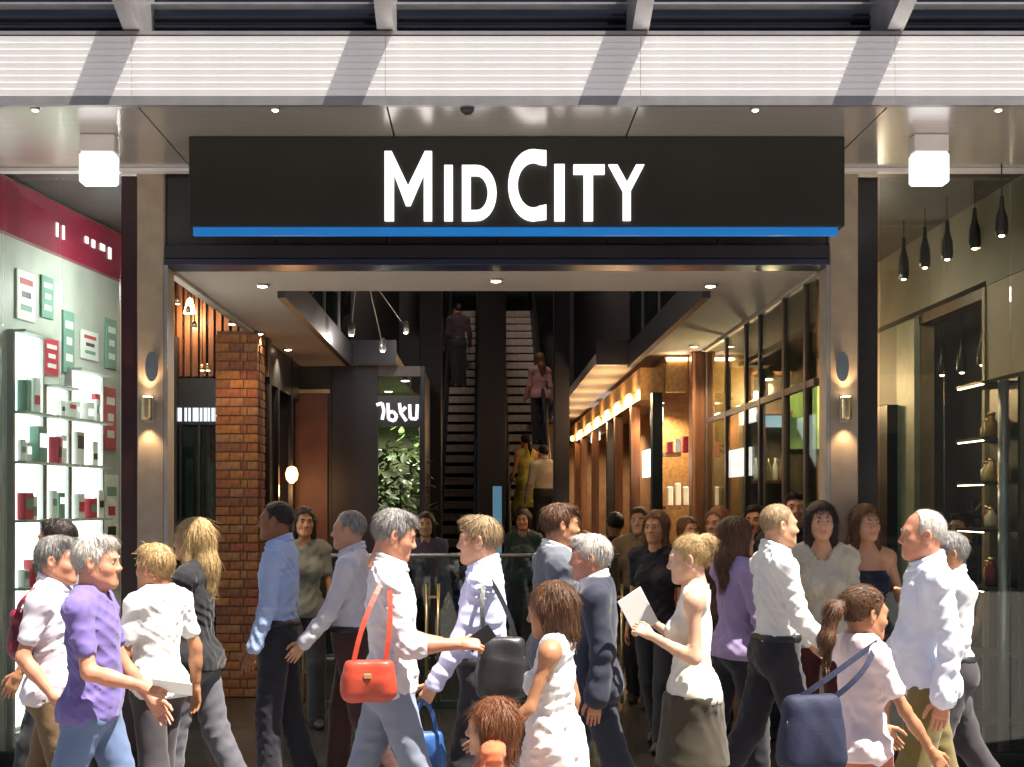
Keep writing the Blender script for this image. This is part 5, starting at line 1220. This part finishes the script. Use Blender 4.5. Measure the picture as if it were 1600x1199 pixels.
mk('bluegrey', 'person in a blue grey top inside behind the man in grey suit', 892, 170, 1.72, 190, skin='fair', hair=('short', 'dark'), top=('tshirt', (0.06, 0.08, 0.11), 'blue_grey_top'), sleeve='short', tucked=False, stride=0.15, res=2.1)
# -- people on the escalator
def onstep(x, y): 
    run = (28.6 - 18.2) / 30; kk = int((y - 18.2) / run); return (kk + 1) * run * 0.577
for key, lab, px, y, kw in (
    ('yellow', 'woman in a long yellow top riding the escalator', 822, 20.2, dict(sex='f', skin='tan', hair=('pony', 'dark'), top=('dress', (0.42, 0.40, 0.10), 'yellow_dress'), sleeve='none', tucked=False, bottom=('none', (0, 0, 0)))),
    ('escwhite', 'man in a pale shirt and dark trousers riding the escalator', 850, 19.6, dict(skin='fair', hair=('short', 'dark'), top=('shirt', (0.50, 0.47, 0.42), 'pale_esc'))),
    ('escpink', 'person in a dusky pink top higher up the escalator', 843, 23.0, dict(sex='f', skin='fair', hair=('long', 'brown'), top=('blouse', (0.32, 0.16, 0.17), 'dusky_pink'), sleeve='long', tucked=False)),
    ('escdark', 'man in dark clothes near the top of the empty escalator', 716, 25.0, dict(skin='tan', hair=('short', 'dark'), top=('shirt', (0.05, 0.035, 0.04), 'dark_esc')))):
    mk(key, lab, px, F / y, 1.66, 20, stride=0.0, res=2.0, z0=onstep(px, y), yw=y, **kw)

# ------------------------------------------------------------------ carried things (each its own object)
def bag(name, label, c, w_, h_, d_, yaw, m, strap_to=None, sag=0.15, flap=None, cat='bag', buckle=False):
    """soft bag: a rounded, slightly sagging body with a strap; c is the centre of its top edge"""
    c = Vector(c); t = thing(name, label, cat, c - Vector((0, 0, h_))); d_bag = d_
    f = Field(); f.ell((0, 0, -h_ * 0.55), (w_ * 0.5, d_ * 0.5, h_ * 0.52), 0.03)
    for sx in (-1, 1):
        f.cone((sx * w_ * 0.30, 0, -h_ * 0.25), (sx * w_ * 0.36, 0, -h_ * 0.78), d_ * 0.34, d_ * 0.46, 0.05)
    f.cone((-w_ * 0.34, 0, -h_ * 0.1), (w_ * 0.34, 0, -h_ * 0.1), d_ * 0.24, d_ * 0.24, 0.05)
    wf = wrinkle(int(abs(c.x * 1000)) + 5, 0.004, 30)
    v, q = grow(f, 0.011, lambda G, X, Y, Z: np.maximum(G + wf(X, Y, Z), Z + 0.0), pad=0.03)
    rz_ = rotm('Z', yaw); me = npmesh('bag', v @ rz_.T, q, [m]); link('bag_body', me, c, t)
    ux = Vector((math.cos(yaw), math.sin(yaw), 0))
    tip = Vector(strap_to) if strap_to is not None else c + Vector((0, 0, 0.16))
    a, b_ = c - ux * w_ * 0.32 - Vector((0, 0, 0.03)), c + ux * w_ * 0.32 - Vector((0, 0, 0.03))
    out = Vector((0, -0.045, 0)) if strap_to is not None else Vector((0, 0, 0))
    pts = []
    for i in range(17):
        u = i / 16.0
        if u <= 0.5: q_ = a.lerp(tip, u * 2); q_ = q_ + out * math.sin(u * 2 * math.pi) - ux * 0.02 * math.sin(u * 2 * math.pi)
        else: q_ = tip.lerp(b_, u * 2 - 1); q_ = q_ + out * math.sin((u * 2 - 1) * math.pi) + ux * 0.02 * math.sin((u * 2 - 1) * math.pi)
        pts.append(q_)
    V = []; Fc = []
    for i, q_ in enumerate(pts):
        d_ = (pts[min(i + 1, 16)] - pts[max(i - 1, 0)]).normalized(); n_ = Vector((0, -1, 0)); s_ = d_.cross(n_).normalized() * 0.011; n_ = s_.cross(d_).normalized() * 0.002
        V += [q_ - s_ - n_, q_ + s_ - n_, q_ + s_ + n_, q_ - s_ + n_]
        if i: o_ = 4 * (i - 1); Fc += [(o_ + j, o_ + (j + 1) % 4, o_ + 4 + (j + 1) % 4, o_ + 4 + j) for j in range(4)]
    poly('strap', V, Fc, m, t)
    pip = []
    for i in range(25):
        a_ = math.pi * (1.0 + i / 24.0); pip.append(c + ux * (w_ * 0.47 * math.cos(a_)) + Vector((0, -d_bag * 0.30, -h_ * 0.30 + h_ * 0.62 * math.sin(a_))) )
    tube('piping', pip, 0.0035, M_rubber, t, 6)
    if buckle: box('buckle', c.x - 0.018, c.x + 0.018, c.y - d_bag * 0.5 - 0.008, c.y - d_bag * 0.5, c.z - h_ * 0.42, c.z - h_ * 0.30, M_brass, t, 0.003)
    zp = Vector((0, -d_bag * 0.22, -0.012))
    tube('zip', [c - ux * w_ * 0.3 + zp, c + ux * w_ * 0.3 + zp], 0.004, M_brass, t, 6)
    for e_ in (a, b_): lathe('ring', [(0.012, -0.006), (0.014, 0.0), (0.012, 0.006)], M_brass, e_, t, 10)
    return t
M_lred = mat('red_leather', (0.46, 0.055, 0.028), 0.4, var=0.12, scale=8, bump=0.2, bscale=60)
M_lnavy = mat('navy_canvas', (0.010, 0.014, 0.045), 0.75, var=0.2, scale=8, bump=0.3, bscale=80)
M_lmar = mat('maroon_leather', (0.16, 0.012, 0.03), 0.45, var=0.15, bump=0.2)
M_lblk = mat('black_leather', (0.02, 0.019, 0.021), 0.4, var=0.2, bump=0.2)
M_lblue = mat('blue_nylon', (0.02, 0.09, 0.28), 0.5, var=0.15, bump=0.2)
M_wpaper = mat('white_paper', (0.78, 0.78, 0.77), 0.6, var=0.03)
def at(px, py, s): return Vector((PX(px, s), F / s, PZ(py, s)))
pp = PEOPLE
bag('shoulder_bag', 'red leather shoulder bag at the hip of the man with phone', at(576, 1032, 352), 0.22, 0.175, 0.10, 0.1, M_lred, pp['phone']['shoulder'][1] + Vector((-0.01, -0.01, 0.075)), buckle=True)
bag('shoulder_bag', 'big navy canvas shoulder bag of the woman in pink', at(1268, 1085, 396), 0.24, 0.32, 0.13, 0.2, M_lnavy, pp['pinktop']['shoulder'][1] + Vector((0, 0.0, 0.065)))
bag('hand_bag', 'maroon leather bag behind the man in pale lavender shirt', at(40, 950, 322), 0.19, 0.25, 0.10, 1.35, M_lmar, pp['lavwhite']['shoulder'][1] + Vector((-0.02, 0.0, 0.07)))
bag('satchel', 'black leather satchel at the hip of the man in pale blue shirt', at(784, 995, 336), 0.22, 0.30, 0.11, 0.1, M_lblk, pp['bluewhite']['shoulder'][-1] + Vector((0.02, 0.0, 0.07)))
bag('gym_bag', 'small blue nylon bag hanging from the hand of the man in pale blue shirt', pp['bluewhite']['hand'][-1] + Vector((0, -0.005, -0.15)), 0.17, 0.20, 0.09, 0.15, M_lblue)
def paper_bag(c, w_, h_, d_, label, m=None):
    c = Vector(c); m = m or M_wpaper; t = thing('paper_bag', label, 'paper bag', c - Vector((0, 0, h_)))
    bm = []
    x, y = w_ / 2, d_ / 2
    V = [(-x, -y, -h_), (x, -y, -h_), (x, y, -h_), (-x, y, -h_), (-x * 0.98, -y * 0.9, 0), (x * 0.98, -y * 0.9, 0.004), (x * 0.98, y * 0.9, 0), (-x * 0.98, y * 0.9, 0.003), (0, -y * 1.08, -h_ * 0.5), (0, y * 1.08, -h_ * 0.5)]
    Fc = [(3, 2, 1, 0), (0, 1, 8), (1, 5, 8), (5, 4, 8), (4, 0, 8), (1, 2, 6, 5), (2, 3, 9), (3, 7, 9), (7, 6, 9), (6, 2, 9), (3, 0, 4, 7)]
    poly('bag_body', [Vector(v) + c for v in V], Fc, m, t)
    for sy in (-1, 1):
        tube('handle', [c + Vector((-x * 0.4, sy * y * 0.8, -0.01)), c + Vector((-x * 0.3, sy * y * 0.5, 0.07)), c + Vector((0, sy * 0.01, 0.10)), c + Vector((x * 0.3, sy * y * 0.5, 0.07)), c + Vector((x * 0.4, sy * y * 0.8, -0.01))], 0.004, m, t, 6)
paper_bag(pp['blonde']['hand'][1] + Vector((0, 0, -0.09)), 0.22, 0.26, 0.09, 'white paper bag hanging from the hand of the blonde woman in black')
paper_bag(pp['whitetee']['hand'][-1] + Vector((0, 0, -0.09)), 0.16, 0.2, 0.07, 'small white paper bag in the hand of the blond man')
def sheet(name, label, c, w_, h_, rot, m, cat, th=0.004):
    c = Vector(c); o = link(name, box_mesh(w_, th, h_, m, 0.0015), c); o.rotation_euler = rot; return tag(o, label, cat)
hb_ = pp['bun']['hand']
sheet('paper_sheet', 'folded white paper held up by the woman with the bun', hb_[-1] * 0.3 + hb_[1] * 0.7 + Vector((-0.01, -0.02, 0.03)), 0.14, 0.21, (0.15, -0.55, 0.25), M_wpaper, 'paper')
hb_ = pp['phone']['hand'][1]
ph_ = sheet('phone', 'small black phone in the hand of the grey haired man', hb_ + Vector((0.0, 0.005, 0.022)), 0.068, 0.135, (0.15, 0.95, 0.1), M_black, 'phone', 0.009)
sheet('brochure', 'folded white brochure in the hand of the purple t shirt man', pp['purple']['hand'][1] + Vector((0.05, 0, 0.015)), 0.17, 0.10, (0.9, 0.15, 0.1), M_wpaper, 'brochure')
